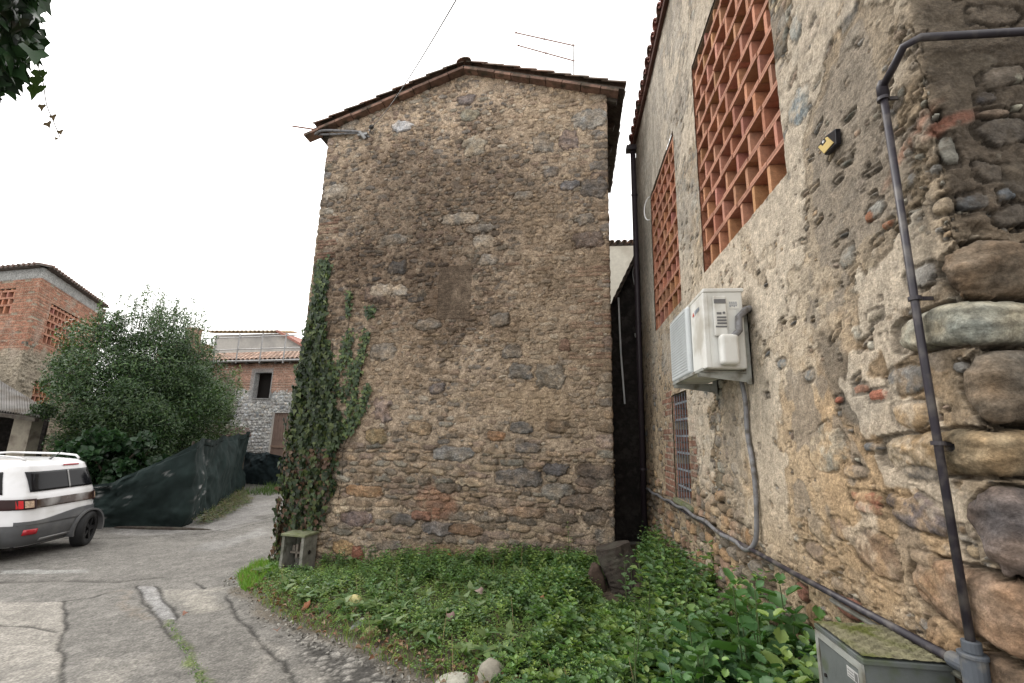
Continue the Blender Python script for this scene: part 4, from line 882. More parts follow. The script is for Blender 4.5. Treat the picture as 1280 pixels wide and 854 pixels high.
# bracket + service cable
bk = thing('cable_bracket', 'grey conduit bracket with rusty rod under the left eave', 'bracket', tP(.3, 6.6)); A0 = -tP(.3, 6.6)
def T3(px, py, out): 
    u, z = tw(px, py); return tP(u, z, out)
mb = MB(); mb.tube([T3(371, 163, .12), T3(397, 167, .12)], .014, 8); loc(mb).build('rusty_rod', M['rust'], bk)
mb = MB(); mb.tube(spline([T3(398, 173, .1), T3(406, 168, .1), T3(425, 167, .08), T3(452, 168, .07)]), .022, 8); mb.tube(spline([T3(400, 171, .06), T3(425, 170, .05), T3(450, 169, .05), T3(463, 172, .0)]), .018, 8); loc(mb).build('tube', M['grey_pvc'], bk, sm=True)
mb = MB(); mb.tube([T3(452, 168, .07), T3(458, 175, .03)], .03, 8); mb.tube([T3(466, 168, .0), T3(466, 168, .12)], .014, 8); mb.obox(T3(455, 170, .03), TU3, TN3, (0, 0, 1), .09, .03, .02); loc(mb).build('clamp', M['galv'], bk)
mb = MB(); c0 = T3(467, 164, .1); c3 = EYE + ray(585, -26) / np.linalg.norm(ray(585, -26)) * 3.2
cpts = [c0 + (c3 - c0) * t - np.array([0, 0, .5 * t * (1 - t)]) for t in np.linspace(0, 1, 24)]
mb.tube(cpts, [.011] * 3 + [.004] * 21, 6); mb.tube([c0, c0 + (c3 - c0) * .04 - (0, 0, .02)], .035, 8)
tag(mb.build('service_cable', M['cable'], None, sm=True), 'thin dark overhead cable rising from the bracket into the sky', 'cable')
mb = MB(); c1 = atY(440, 190, 9); c0 = atY(60, 325, 22); mb.tube([c0 + (c1 - c0) * t - np.array([0, 0, 1.0 * t * (1 - t)]) for t in np.linspace(0, 1, 20)], .006, 5)
tag(mb.build('telephone_wire', M['galv'], None), 'faint pale wire crossing the sky above the bush', 'cable')
# antenna
an = thing('roof_antenna', 'thin roof aerial with two long rods above the right slope', 'antenna', atY(718, 112, 7.6)); A0 = -atY(718, 112, 7.6)
mb = MB(); mb.tube([atY(718, 125, 7.6), atY(716, 50, 7.6)], .015, 6); loc(mb).build('mast', M['galv'], an)
for a, b in (((645, 41), (717, 57)), ((648, 57), (717, 76))):
    mb = MB(); A_, B_ = atY(*a, 7.55), atY(*b, 7.6); mb.tube([A_, B_], .011, 6)
    for t in (0, .5, 1): q = A_ + (B_ - A_) * t; mb.tube([q - (.02, 0, 0), q + (.02, 0, 0)], .016, 6)
    loc(mb).build('rod', M['rust'], an)
# alley: black lean-to with stepped tile verge
al = thing('alley_shed', 'black lean-to with stepped roof edge in the narrow alley', 'shed', (.95, 7.7, 0)); A0 = -np.array([.95, 7.7, 0])
YA = 7.65; e0, e1 = atY(768, 378, YA), atY(800, 312, YA)
mb = MB(); mb.prism([(.55, YA, -.4), (2.2, YA, -.4), (2.2, YA, e1[2] + .35), (e1[0], YA, e1[2]), (e0[0], YA, e0[2]), (.55, YA, e0[2] - .1)], np.array([0, 1.5, 0])); loc(mb).build('wall', M['black_wall'], al)
mb = MB(); dn = nrm(e0 - e1); L_ = np.linalg.norm(e0 - e1)
for k in range(9):
    q = e1 + dn * (k * L_ / 8 - .05); mb.obox(q + (0, .5, .03), nrm(dn + np.array([0, 0, .25])), (0, 1, 0), nrm(np.cross(dn, (0, 1, 0))), .085, .75, .018, (.08, .06, .05))
mb.obox(e1 + (.12, -.05, .02), (1, 0, -.1), (0, 1, 0), (.1, 0, 1), .12, .1, .05, (.2, .22, .23)); loc(mb).build('roof', M['tile'], al)
mb = MB(); mb.tube([atY(773, 372, YA - .08), atY(776, 440, YA - .08), atY(781, 505, YA - .08)], .014, 8); tag(mb.build('white_rod', M['white_paint'], None), 'thin white rod leaning on the black alley wall', 'rod')
mb = MB()
q = atY(797, 421, YA - .06); mb.tube(spline([q + (.05, .05, -.02), q, q + (-.03, -.02, .0), q + (-.035, -.03, .05)]), .018, 8); tag(mb.build('pipe_elbow', M['white_paint'], None, sm=True), 'small white plastic pipe elbow on the black alley wall', 'pipe')
mb = MB(); mb.tube(spline([atY(795, 325, YA - .05), atY(791, 340, YA - .05), atY(793, 356, YA - .05)]), .008, 6); tag(mb.build('hanging_wire', M['white_paint'], None, sm=True), 'short pale wire hanging over the black shed', 'wire')
ah = thing('cream_house', 'cream house with tiled eave glimpsed beyond the alley', 'house', (2.5, 14, 0)); A0 = -np.array([2.5, 14, 0])
q = atY(762, 308, 14); mb = MB(); mb.box(-.6, 14, -.5, 6, 18, q[2]); loc(mb).build('wall', mat('cream_render', (.50, .47, .40), .95, var=.12, dirt=(.38, .34, .28), dscale=1.5), ah)
mb = MB(); tiled_roof('t', mb, np.array([-.8, 16, q[2] + .75]), nrm((0, -1, -.33)), (1, 0, 0), nrm((0, -.33, 1)), 2.15, 4.5, np.random.RandomState(2)); loc(mb).build('roof', M['tile'], ah)
# stump
stp = thing('rotten_beam', 'dark rotten tree stump leaning at the alley mouth', 'stump', (.5, 5.55, .0)); A0 = -np.array([.5, 5.55, 0])
def lump(mb, c, r, ax, sc, seed, col=(1, 1, 1), n=18, rough=.16):
    rg = np.random.RandomState(seed); ph = rg.uniform(0, 6, (6, 3)); V = []; Fc = []; az = nrm(ax); a = nrm(np.cross(az, (0.3, 1, .2))); b = np.cross(az, a)
    for i in range(n + 1):
        for j in range(2 * n):
            t, p_ = math.pi * i / n, math.pi * j / n; d = np.array([math.sin(t) * math.cos(p_), math.sin(t) * math.sin(p_), math.cos(t)])
            d2 = np.sign(d) * np.abs(d) ** .75; k = 1 + rough * sum(math.sin(2.2 * (1 + m_) * d.dot(nrm(ph[m_] - 3)) + ph[m_][0]) / (1 + m_) for m_ in range(6))
            V.append(np.array(c) + (a * d2[0] * sc[0] + b * d2[1] * sc[1] + az * d2[2] * sc[2]) * r * k)
    for i in range(n):
        for j in range(2 * n): Fc.append((i * 2 * n + j, i * 2 * n + (j + 1) % (2 * n), (i + 1) * 2 * n + (j + 1) % (2 * n), (i + 1) * 2 * n + j))
    mb.add(V, Fc, col)
mb = MB(); qa, qb = atY(790, 752, 5.15), atY(768, 682, 5.25); rs_ = np.random.RandomState(2); V = []; nk = 22; ns = 26
for i_ in range(ns + 1):
    t = i_ / ns; cc_ = qa + (qb - qa) * t + np.array([.03 * math.sin(t * 5), 0, 0]) - np.array([0, 0, .12 * (1 - t)])
    for k in range(nk):
        a = 2 * math.pi * k / nk; r_ = (.225 - .05 * t) * (1 + .10 * math.sin(3 * a + 1) + .05 * math.sin(7 * a + t * 4) + .03 * rs_.uniform(-1, 1)); V.append(cc_ + np.array([math.cos(a) * r_, math.sin(a) * r_ * .8, .05 * math.cos(a) * t]))
mb.add(V, [(a_ * nk + k, a_ * nk + (k + 1) % nk, (a_ + 1) * nk + (k + 1) % nk, (a_ + 1) * nk + k) for a_ in range(ns) for k in range(nk)] + [tuple(ns * nk + k for k in range(nk))])
loc(mb).build('trunk', M['wood_dark'], stp)
mb = MB(); lump(mb, atY(806, 748, 4.95), .11, (-.3, 0, 1), (.8, .8, 1.2), 5, (1, 1, 1), 10); lump(mb, atY(748, 726, 5.2), .1, (-.2, 0, 1), (.8, .8, 1.6), 6, (1, 1, 1), 10); loc(mb).build('root', mat('rotten_wood_brown', (.06, .04, .03), .95, var=.5, vscale=25), stp, sm=True)

# ---------------------------------------------------------------- far left: brick barn
bar = thing('brick_barn', 'old barn of orange brick over rubble with perforated brick panels behind the bush', 'barn', (0, 0, 0))
BC = np.array([-18.2, 13.0]); BL = BC + np.array([-1, .13]) * 4.5; BR_ = BC + np.array([-.55, .83]) * 6.0; l1 = np.linalg.norm(BC - BL); l2 = np.linalg.norm(BR_ - BC)
us = np.arange(0, l1 + l2, .028); vs = np.arange(-.7, 7.0, .028)
R = Rub(us, vs, 41, (.34, .285, .22), .015)
d1_, d2_ = (BC - BL) / l1, (BR_ - BC) / l2; n1_, n2_ = np.array([d1_[1], -d1_[0], 0]), np.array([d2_[1], -d2_[0], 0]); BC3 = np.array([*BC, 0])
def bs(px, py, face):
    p = onplane(px, py, BC3, n1_ if face == 0 else n2_); return (l1 + (p[:2] - BC).dot(d1_ if face == 0 else d2_)), p[2]
zb0 = bs(38, 425, 0)[1]
R.courses(0, l1 + l2, -.7, zb0 + .4, (.10, .22), (1.3, 3), .85, PAL * 1.25, prob=lambda u, v: .7, h=(.01, .04))
R.H += 0; bz = zb0 - .25 + .35 * R.B[0][None] + 0 * R.H
R.bricks(0, l1 + l2, zb0 - .5, 6.62, .30, .075, .014, (.37, .185, .125), .93, 6, (.36, .26, .19), .01, .45)
low = smooth(.1, -.1, vs[:, None] - bz); R.blend(low * .9, col=(.36, .31, .24), flat=0)
R.blend(smooth(.25, .7, R.B) * .5, col=(.40, .33, .27)); R.blend(smooth(6.58, 6.62, vs)[:, None] * np.ones(R.H.shape), col=(.36, .36, .35), flat=1, flath=.03 + 0 * R.H)
holes = []
for f_, a, b in ((0, (-14, 362), (12, 392)), (1, (62, 388), (96, 437)), (1, (43, 478), (62, 506))):
    s0_, za = bs(*a, f_); s1_, zb_ = bs(*b, f_); za = bs((a[0] + b[0]) / 2, a[1], f_)[1]; zb_ = bs((a[0] + b[0]) / 2, b[1], f_)[1]; holes.append((f_, s0_, s1_, zb_, za))
Uq = us[None] + 0 * vs[:, None]; Vq = vs[:, None] + 0 * us[None]; keep = np.ones(R.H.shape, bool)
for (f_, a, b, c_, d) in holes: keep &= ~((Uq > a) & (Uq < b) & (Vq > c_) & (Vq < d))
wrap_wall('wall', R, dict(pts=[BL, BC, BR_], s0=0, r=.05), M['farstone'], bar, keep)
for i, (f_, a, b, c_, d) in enumerate(holes):
    ax, nn_ = (np.array([*(d1_ if f_ == 0 else d2_), 0]), n1_ if f_ == 0 else n2_)
    brick_screen('brick_screen', bar, BC3 - ax * l1, ax, nn_, a, b, c_, d, rowp=.26, slab=.07, up=.34, thick=.08, depth=.2, seed=20 + i)
    mb = MB(); mb.obox(BC3 + ax * ((a + b) / 2 - l1) + (0, 0, (c_ + d) / 2) - nn_ * .55, ax, nn_, (0, 0, 1), (b - a) / 2 + .25, .3, (d - c_) / 2 + .32); mb.build('dark_room', M['dark'], bar)
mb = MB(); top = 7.0
for a, b, nn_ in ((BL, BC, n1_), (BC, BR_, n2_)):
    a3, b3 = np.array([*a, top]), np.array([*b, top]); ax = nrm(b3 - a3); c = (a3 + b3) / 2; L_ = np.linalg.norm(b3 - a3)
    mb.obox(c + nn_ * .06 + (0, 0, .03), ax, nn_, (0, 0, 1), L_ / 2 + .12, .16, .03, (.14, .12, .11))
    for k in range(int(L_ / .26) + 1): mb.tube([a3 + ax * k * .26 - nn_ * .2 + (0, 0, .09), a3 + ax * k * .26 + nn_ * .26 + (0, 0, .05)], .055, 8, tuple(np.array([.17, .11, .09]) * random.uniform(.7, 1.2)))
mb.build('roof', M['tile'], bar)
mb = MB(); mb.prism([(*BL, -.7), (*BC, -.7), (*BR_, -.7), (BR_[0] - 3, BR_[1], -.7), (BL[0], BL[1] + 5, -.7)][::-1], np.array([0, 0, .05])); mb.prism([(BR_[0] - .02, BR_[1] + .01, -.7), (BR_[0] - 5, BR_[1] + .4, -.7), (BR_[0] - 5, BR_[1] + .6, -.7), (BR_[0] - .02, BR_[1] + .2, -.7)], np.array([0, 0, 7.65]), (.3, .2, .15))
mb.build('rear_wall', M['farstone'], bar)
# corrugated shed beside the barn
cs_ = thing('corrugated_shed', 'open shed with grey corrugated roof and pale pillar behind the car', 'shed', (0, 0, 0))
A_, B_ = atY(0, 477, 12.6), atY(46, 505, 12.6); D_, C_ = atY(0, 514, 11.4), atY(50, 521, 11.4); A_ = A_ + (A_ - B_) * 1.3; D_ = D_ + (D_ - C_) * 1.3
n = 160; V = []; 
for j in range(5):
    for i in range(n + 1):
        t = i / n; q = (A_ * (1 - t) + B_ * t) * (1 - j / 4) + (D_ * (1 - t) + C_ * t) * (j / 4); V.append(q + (0, 0, .03 * math.sin(t * 2 * math.pi * 34)))
mb = MB(); mb.add(V, [(j * (n + 1) + i, j * (n + 1) + i + 1, (j + 1) * (n + 1) + i + 1, (j + 1) * (n + 1) + i) for j in range(4) for i in range(n)])
o = mb.build('roof', mat('corrugated_sheet', (.20, .19, .18), .8, var=.25, vscale=1.2, dirt=(.13, .11, .09), dscale=1.5), cs_, sm=True); sm_ = o.modifiers.new('thick', 'SOLIDIFY'); sm_.thickness = .02
mb = MB(); mb.obox((D_ + C_) / 2 - (0, .06, .09), nrm(C_ - D_), (0, 1, 0), (0, 0, 1), np.linalg.norm(C_ - D_) / 2, .05, .05, (1, 1, 1)); mb.build('beam', M['wood_dark'], cs_)
mb = MB(); p0, p1 = atY(19, 560, 11.9), atY(42, 560, 11.9); mb.box(p0[0], 11.7, -.7, p1[0], 12.0, 1.9, (.30, .26, .20)); mb.build('pillar', mat('stained_render', (.24, .215, .17), .95, var=.3, vscale=3, dirt=(.12, .10, .08)), cs_)
mb = MB(); mb.box(A_[0], 12.7, -.7, B_[0] + .4, 12.75, 2.2); mb.box(A_[0], 12.0, -.7, p0[0] - 1.0, 12.69, 1.8); mb.build('back_wall', M['black_wall'], cs_)  # near-black walls put the shade under the shed roof into colour
# ---------------------------------------------------------------- far whitewashed house
fh = thing('whitewashed_house', 'brick-topped house with flaking white rubble wall and small black window', 'house', (0, 0, 0))
FL_, FR_ = np.array([-21.5, 21.3]), np.array([-9.5, 19.5]); lf = np.linalg.norm(FR_ - FL_); df = (FR_ - FL_) / lf; nf = np.array([df[1], -df[0], 0]); FL3 = np.array([*FL_, 0]); df3 = np.array([*df, 0])
def fs(px, py):
    p = onplane(px, py, FL3, nf); return (p[:2] - FL_).dot(df), p[2]
us = np.arange(0, lf, .03); zt_ = fs(330, 452)[1]; vs = np.arange(-.7, zt_ + .05, .03)
R = Rub(us, vs, 61, (.58, .58, .57), .02)
R.courses(0, lf, -.7, 5, (.10, .20), (1.2, 2.6), .9, np.array([(.60, .60, .60), (.66, .66, .65), (.48, .47, .46), (.58, .57, .54)]), h=(.015, .035))
R.C *= 1.0; zbk = fs(320, 487)[1]
brk = smooth(-.05, .05, vs[:, None] - zbk - .25 * R.B - .1 * R.N); C0, H0 = R.C.copy(), R.H.copy()
R.bricks(0, lf, -.7, zt_ + .1, .25, .125, .014, (.47, .29, .22), 1, 2, (.5, .4, .33), .03, .2); R.C = C0 * (1 - brk[..., None]) + R.C * brk[..., None]; R.H = H0 * (1 - brk) + R.H * brk
a, b = fs(285, 520); R.blend(blob(R, fs(268, 500)[0], fs(268, 500)[1], 1.1, 1.3, soft=.3, nz=.6) * .8, col=(.17, .14, .12))
w0, wt = fs(320, 466); w1, wb = fs(337, 498); Uq = us[None] + 0 * vs[:, None]; Vq = vs[:, None] + 0 * us[None]
near = smooth(.22, .18, np.maximum(np.maximum(w0 - .05 - Uq, Uq - w1 - .02), np.maximum(wb - Vq, Vq - wt))); R.blend(near * .8 * (Uq < w1 + .03), col=(.40, .40, .40), flat=.8)
d0, dt = fs(342, 516); d1, db = fs(366, 572)
keep = ~(((Uq > w0) & (Uq < w1) & (Vq > wb) & (Vq < wt)) | ((Uq > d0) & (Uq < d1) & (Vq > db) & (Vq < dt)))
wrap_wall('wall', R, dict(pts=[FL_, FR_], s0=0), M['farstone'], fh, keep)
def fP(s, z, out=0): return FL3 + df3 * s + nf * out + np.array([0, 0, z])
mb = MB(); mb.obox(fP((w0 + w1) / 2, (wb + wt) / 2, -.5), df3, nf, (0, 0, 1), (w1 - w0) / 2 + .3, .02, (wt - wb) / 2 + .3); wo_ = mb.build('window', M['dark'], fh)
mb = MB(); t = .12
mb.obox(fP(w0 - .02, (wb + wt) / 2, -.1), df3, nf, (0, 0, 1), .02, .15, (wt - wb) / 2, (.4, .4, .4)); mb.obox(fP(w1 + .02, (wb + wt) / 2, -.1), df3, nf, (0, 0, 1), .02, .15, (wt - wb) / 2, (.4, .4, .4)); mb.obox(fP((w0 + w1) / 2, wt + .02, -.1), df3, nf, (0, 0, 1), (w1 - w0) / 2, .15, .02, (.4, .4, .4)); mb.obox(fP((w0 + w1) / 2, wb - .02, -.1), df3, nf, (0, 0, 1), (w1 - w0) / 2 + .05, .16, .02, (.4, .4, .4))
mb.build('frame', M['farstone'], wo_)
mb = MB(); zc = (db + dt) / 2
mb.obox(fP((d0 + d1) / 2, zc, -.12), df3, nf, (0, 0, 1), (d1 - d0) / 2, .03, (dt - db) / 2, (.20, .14, .115))
for k in range(9): mb.obox(fP(d0 + (k + .5) * (d1 - d0) / 9, zc + .35, -.085), df3, nf, (0, 0, 1), .02, .012, (dt - db) / 2 - .4, (.22, .155, .13))
mb.obox(fP((d0 + d1) / 2, db + .45, -.075), df3, nf, (0, 0, 1), (d1 - d0) / 2 - .01, .02, .05, (.25, .17, .13)); mb.build('door', mat('faded_brown_door', (1, 1, 1), .85, attr=True, var=.15, vscale=4), fh)
mb = MB(); rg = np.random.RandomState(4); dn = nrm(nf + np.array([0, 0, -.34])); nn = nrm(np.array([0, 0, 1.]) + nf * .34)
tiled_roof('t', mb, fP(0, zt_ + .1, 0) - dn * 2.6 + dn * .35, dn, df3, nn, 2.6, lf, rg, pitch=.26, tl=.45, r=.115, cols=[(.36, .24, .18), (.40, .28, .22), (.30, .20, .15), (.27, .20, .16)])
mb.build('roof', mat('pale_tiles', (1, 1, 1), .9, attr=True, var=.2), fh)
mb = MB(); mb.obox(fP(lf / 2, zt_ + .02, .0) - dn * 1.0 + (0, 0, -.02), df3, dn, nn, lf / 2, 1.25, .02)
for k in range(14): mb.obox(fP(.3 + k * .85, zt_ - .04, .05), dn, df3, nn, .4, .05, .05)
mb.build('eave_boards', M['wood_dark'], fh)
mb = MB(); mb.tube([fP(0, zt_ - .03, .38), fP(lf, zt_ - .03, .38)], .06, 8); mb.build('gutter', M['galv'], fh)
sc_f = thing('roof_guard_rail', 'pale scaffold guard rail along the eave of the whitewashed house', 'guard rail', (0, 0, 0))
for px in (276, 304, 333, 362):
    s_, z_ = fs(px, 452); mb = MB(); mb.tube([fP(s_, z_ - .15, .42), fP(s_, z_ + 1.3, .42)], .035, 6); mb.build('post', M['galv'], sc_f)
for h in (.55, 1.15):
    mb = MB(); mb.tube([fP(fs(262, 452)[0], zt_ + h, .42), fP(fs(392, 452)[0], zt_ + h, .42)], .025, 6); mb.build('rail', M['galv'], sc_f)
# gable house behind it
gh = thing('gabled_house', 'pale house with shallow tiled gable above the whitewashed house', 'house', (0, 0, 0)); Y2 = 27.0
g = [atY(268, 425, Y2), atY(350, 417, Y2), atY(392, 441, Y2)]; mb = MB()
mb.prism([(g[0][0], Y2, -.7), (g[2][0], Y2, -.7), (g[2][0], Y2, g[2][2]), (g[1][0], Y2, g[1][2]), (g[0][0], Y2, g[1][2] - .1)], np.array([0, 6, 0])); mb.build('wall', mat('pale_render', (.42, .40, .37), .95, var=.1, dirt=(.27, .26, .25), dscale=.6), gh)
mb = MB(); rg = np.random.RandomState(6); dn = nrm(g[2] - g[1]); nn = nrm(np.cross(dn, (0, 1, 0))); nn = nn * np.sign(nn[2])
mb.obox((g[1] + g[2]) / 2 + dn * .1 + (0, 2.8, .08), dn, (0, 1, 0), nn, np.linalg.norm(g[2] - g[1]) / 2 + .2, 3.1, .07, (.30, .14, .11))
tiled_roof('t', mb, np.array([g[0][0] - .3, Y2 + 1.6, g[1][2] + .42]), nrm((0, -1, -.22)), (1, 0, 0), nrm((0, -.22, 1)), 1.9, g[1][0] - g[0][0] + .4, rg, pitch=.3, tl=.5, r=.13, cols=[(.42, .34, .22), (.36, .27, .18), (.45, .36, .25)])
mb.build('roof', mat('sandy_tiles', (1, 1, 1), .9, attr=True, var=.2), gh)
mb = MB(); q = atY(243, 413, Y2 + 1); mb.box(q[0] - .35, Y2 + .7, q[2] - 1.5, q[0] + .35, Y2 + 1.3, q[2], (.3, .2, .15)); mb.box(q[0] - .42, Y2 + .63, q[2] + .004, q[0] + .42, Y2 + 1.37, q[2] + .12, (.25, .17, .13)); mb.box(q[0] - 2.2, Y2 + .6, -.7, q[0] + 1.2, Y2 + 3, q[2] - 1.0, (.34, .2, .15)); mb.build('chimney', M['brick'], gh)
# small gable peeping over the bush
# rusty roof on the end of the netting
rr = thing('rusty_lean_to', 'low lean-to with rusty brown roof above the green netting', 'lean-to', (0, 0, 0)); mb = MB()
a, b, c_, d = atY(256, 531, 18.6), atY(311, 536, 18.0), atY(314, 546, 16.95), atY(235, 548, 16.2); n = 26; V = []
for j in range(6):
    for i in range(n + 1): t = i / n; u_ = j / 5; q = (a * (1 - t) + b * t) * (1 - u_) + (d * (1 - t) + c_ * t) * u_; V.append(q + (0, 0, .03 * math.sin(i * .9) + random.uniform(-.06, .04)))
mb.add(V, [(j * (n + 1) + i, j * (n + 1) + i + 1, (j + 1) * (n + 1) + i + 1, (j + 1) * (n + 1) + i) for j in range(5) for i in range(n)])
o = mb.build('roof', mat('rusty_roof', (.10, .065, .055), .95, var=.5, vscale=5, dirt=(.06, .05, .045), dscale=4), rr); k = o.modifiers.new('thick', 'SOLIDIFY'); k.thickness = .06
mb = MB(); mb.box(b[0] - 3.5, 17.2, -.7, b[0] - .4, 18.5, 1.1); mb.build('wall', M['black_wall'], rr)
# ---------------------------------------------------------------- green shade netting fences
def netting(name, label, pts, tops, seed, smudge=0., base=(.014, .023, .022)):
    root = thing(name, label, 'fence', (pts[0][0], pts[0][1], float(gz(pts[0][0])) )); rg = np.random.RandomState(seed)
    P0 = [np.array(p, float) for p in pts]; seg = [np.linalg.norm(b - a) for a, b in zip(P0[:-1], P0[1:])]; cs = np.concatenate([[0], np.cumsum(seg)])
    us = np.arange(0, cs[-1], .05); vs = np.linspace(0, 1, 60)
    x = np.interp(us, cs, [p[0] for p in P0]); y = np.interp(us, cs, [p[1] for p in P0]); tp = np.interp(us, cs, tops)
    f1 = fbm(us, vs * 2, 1.1, seed, 4, .7); f2 = fbm(us + vs.mean(), vs * 2, .45, seed + 5, 4, .5)
    dx = np.gradient(x); dy = np.gradient(y); nx, ny = dy, -dx; l = np.hypot(nx, ny); nx, ny = nx / l, ny / l
    UU, VV = np.meshgrid(us, vs); diag = np.sin((UU * 1.1 - VV * 2.2) * 2.2 + f1 * 2.5)
    off = .10 * f1 + .05 * f2 + .05 * diag + .12 * np.sin(VV * 3.1) * np.sin(UU * 1.4)
    z = gz(x)[None] + .02 + tp[None] * VV * (1 + .015 * np.sin(UU * 3)) - .10 * np.abs(np.sin(UU * 1.5)) * (VV > .9) * VV
    P = np.stack([x[None] + nx[None] * off, y[None] + ny[None] * off, z], -1)
    C = np.array(base)[None, None] * (1 + .3 * f1 + .3 * f2)[..., None]
    if smudge:
        sm = smooth(.42, .66, fbm(us, vs * 2, .10, seed + 9, 3, 2.6)) * smooth(-.1, .4, f1) * smudge * smooth(8.5, 6.5, us)[None]; C = C * (1 - sm[..., None]) + .30 * sm[..., None]
    P = P - np.array(root.location)[None, None]
    grid_mesh('netting', P, M['net'], root, C)
    for k in range(len(pts)):
        mb = MB(); q = np.array([P0[k][0], P0[k][1], float(gz(P0[k][0]))]) - np.array(root.location); mb.tube([q - (.22, -.15, .1), q + (-.22, .15, tops[k] - .05)], .03, 8); mb.build('post', M['wood_dark'], root)
    return root
M['net'] = mat('shade_netting', (1, 1, 1), .8, attr=True, var=.2, vscale=3, spec=.15)
netting('netting_fence', 'dark green shade netting fence sagging between the car and the bend', [(-14.5, 9.2), (-10.4, 9.75), (-8.75, 10.1), (-10.5, 13.4), (-12.35, 16.8)], [1.0, 1.0, 2.0, 2.1, 2.2], 3, .9)
netting('netting_fence', 'short blue-green netting fence below the whitewashed house', [(-14.6, 18.9), (-13.0, 18.4), (-11.4, 17.85), (-8.8, 17.4)], [1.45, 1.35, 1.3, 1.3], 14, 0, (.022, .034, .038))
mb = MB(); q = gnd(205, 662); lump(mb, q + (0, 0, .02), .05, nrm((1, .12, 0)), (.8, .8, 22), 9, (1, 1, 1), 14, .05)
tag(mb.build('wooden_pole', M['wood_dark'], None, sm=True), 'dark weathered pole lying at the foot of the netting', 'pole')
# ---------------------------------------------------------------- car
car = thing('parked_car', 'white compact SUV with dark lower bumper parked by the netting', 'car', (0, 0, 0))
def car_build():
    Lc = np.array([-9.0, 6.95]); Rc = np.array([-9.38, 8.72]); mid = (Lc + Rc) / 2; xr = (Rc - Lc) / np.linalg.norm(Rc - Lc); fw = np.array([-xr[1], xr[0]])
    if fw[0] > 0: fw = -fw
    Zg = -.65; car.location = (mid[0], mid[1], Zg); car.rotation_euler = (0, 0, math.atan2(fw[1], fw[0]) - math.pi / 2)
    # local: x right, y forward, z up
    zs = [.24, .34, .50, .62, .74, .90, 1.00, 1.06, 1.12, 1.30, 1.48, 1.56, 1.62, 1.655]
    hw = [.80, .88, .905, .905, .90, .895, .885, .87, .855, .80, .735, .70, .62, .45]
    yr = [.10, .03, .0, .01, .03, .05, .07, .09, .12, .18, .24, .27, .36, .60]
    yf = [4.05, 4.18, 4.2, 4.2, 4.15, 4.10, 3.98, 3.25, 3.10, 2.75, 2.42, 2.28, 2.1, 1.8]
    def S(z): return np.interp(z, zs, hw), np.interp(z, zs, yr), np.interp(z, zs, yf)
    def ring(z, n=88, p=7.0, out=0):
        w, a, b = S(z); w += out; a -= out; b += out; cy, hy = (a + b) / 2, (b - a) / 2; r = []
        for k in range(n):
            t = 2 * math.pi * k / n; c, s = math.cos(t), math.sin(t)
            # even spacing on a rounded rectangle
            m_ = max(abs(c), abs(s)); c2, s2 = c / m_, s / m_; q = (abs(c2) ** p + abs(s2) ** p) ** (-1 / p); r.append((w * c2 * q, cy + hy * s2 * q, z))
        return r
    zz = sorted(set(list(zs) + list(np.linspace(.24, 1.64, 40)))); V = []; n = 88
    for z in zz: V += ring(z)
    Fc = [(i * n + k, i * n + (k + 1) % n, (i + 1) * n + (k + 1) % n, (i + 1) * n + k) for i in range(len(zz) - 1) for k in range(n)]
    Fc += [tuple(range(n))[::-1], tuple((len(zz) - 1) * n + k for k in range(n))]
    mp = mat('white_car_paint', (.72, .72, .74), .28, var=.03, vscale=2, dirt=(.5, .49, .47), dscale=1.2, coat=.6)
    mb = MB(); mb.add(V, Fc); body = mb.build('body', mp, car, sm=True)
    mdark = mat('dark_grey_bumper', (.085, .087, .092), .5, var=.2, vscale=2, dirt=(.13, .13, .13), dscale=2); mgl = mat('tinted_glass', (.008, .008, .010), .12, var=.05, spec=.2)
    def patch(x0, x1, z0, z1, out, face='rear', nx=16, nz=8, shape=None):
        """curved panel that follows the body; rear: x across; left/right: x is y"""
        V = []
        for j in range(nz + 1):
            for i in range(nx + 1):
                u = i / nx; v = j / nz; z = z0 + (z1 - z0) * v; x = x0 + (x1 - x0) * u
                if shape: x, z = shape(u, v, x, z)
                w, a, b = S(z); cy, hy = (a + b) / 2, (b - a) / 2; p = 7.
                if face == 'rear': q = min(abs(x) / (w + 1e-6), .999); V.append((x, cy - (hy + out) * (1 - q ** p) ** (1 / p), z))
                else: q = min(abs(x - cy) / hy, .999); s_ = -1 if face == 'left' else 1; V.append((s_ * (w + out) * (1 - q ** p) ** (1 / p), x, z))
        return V, [(j * (nx + 1) + i, j * (nx + 1) + i + 1, (j + 1) * (nx + 1) + i + 1, (j + 1) * (nx + 1) + i) for j in range(nz) for i in range(nx)]
    def addp(name, m_, *a, parent=car, thick=.006, **k):
        mb = MB(); mb.add(*patch(*a, **k)); o = mb.build(name, m_, parent, sm=True); sm_ = o.modifiers.new('thick', 'SOLIDIFY'); sm_.thickness = thick; sm_.offset = 1; return o
    # cladding all round
    V = []; zl = np.linspace(.25, .60, 8)
    for z in zl: V += ring(z, out=.012)
    mb = MB(); mb.add(V, [(i * n + k, i * n + (k + 1) % n, (i + 1) * n + (k + 1) % n, (i + 1) * n + k) for i in range(7) for k in range(n)]); o = mb.build('lower_cladding', mdark, car, sm=True)
    def bump_shape(u, v, x, z): return x, .60 + (z - .60) * (.35 + .65 * smooth(.15, .75, u))
    addp('bumper', mdark, -.898, .89, .58, .76, .016, shape=bump_shape)
    addp('rear_window', mgl, -.66, .70, 1.13, 1.46, .010, nx=20)
    wf = mat('window_divider', (.3, .3, .3), .5); addp('window_divider', wf, .07, .10, 1.14, 1.45, .020, nx=2)
    addp('high_brake_light', mat('red_lens', (.35, .02, .03), .3, spec=.6), .02, .36, 1.53, 1.555, .010, nx=8, nz=2)
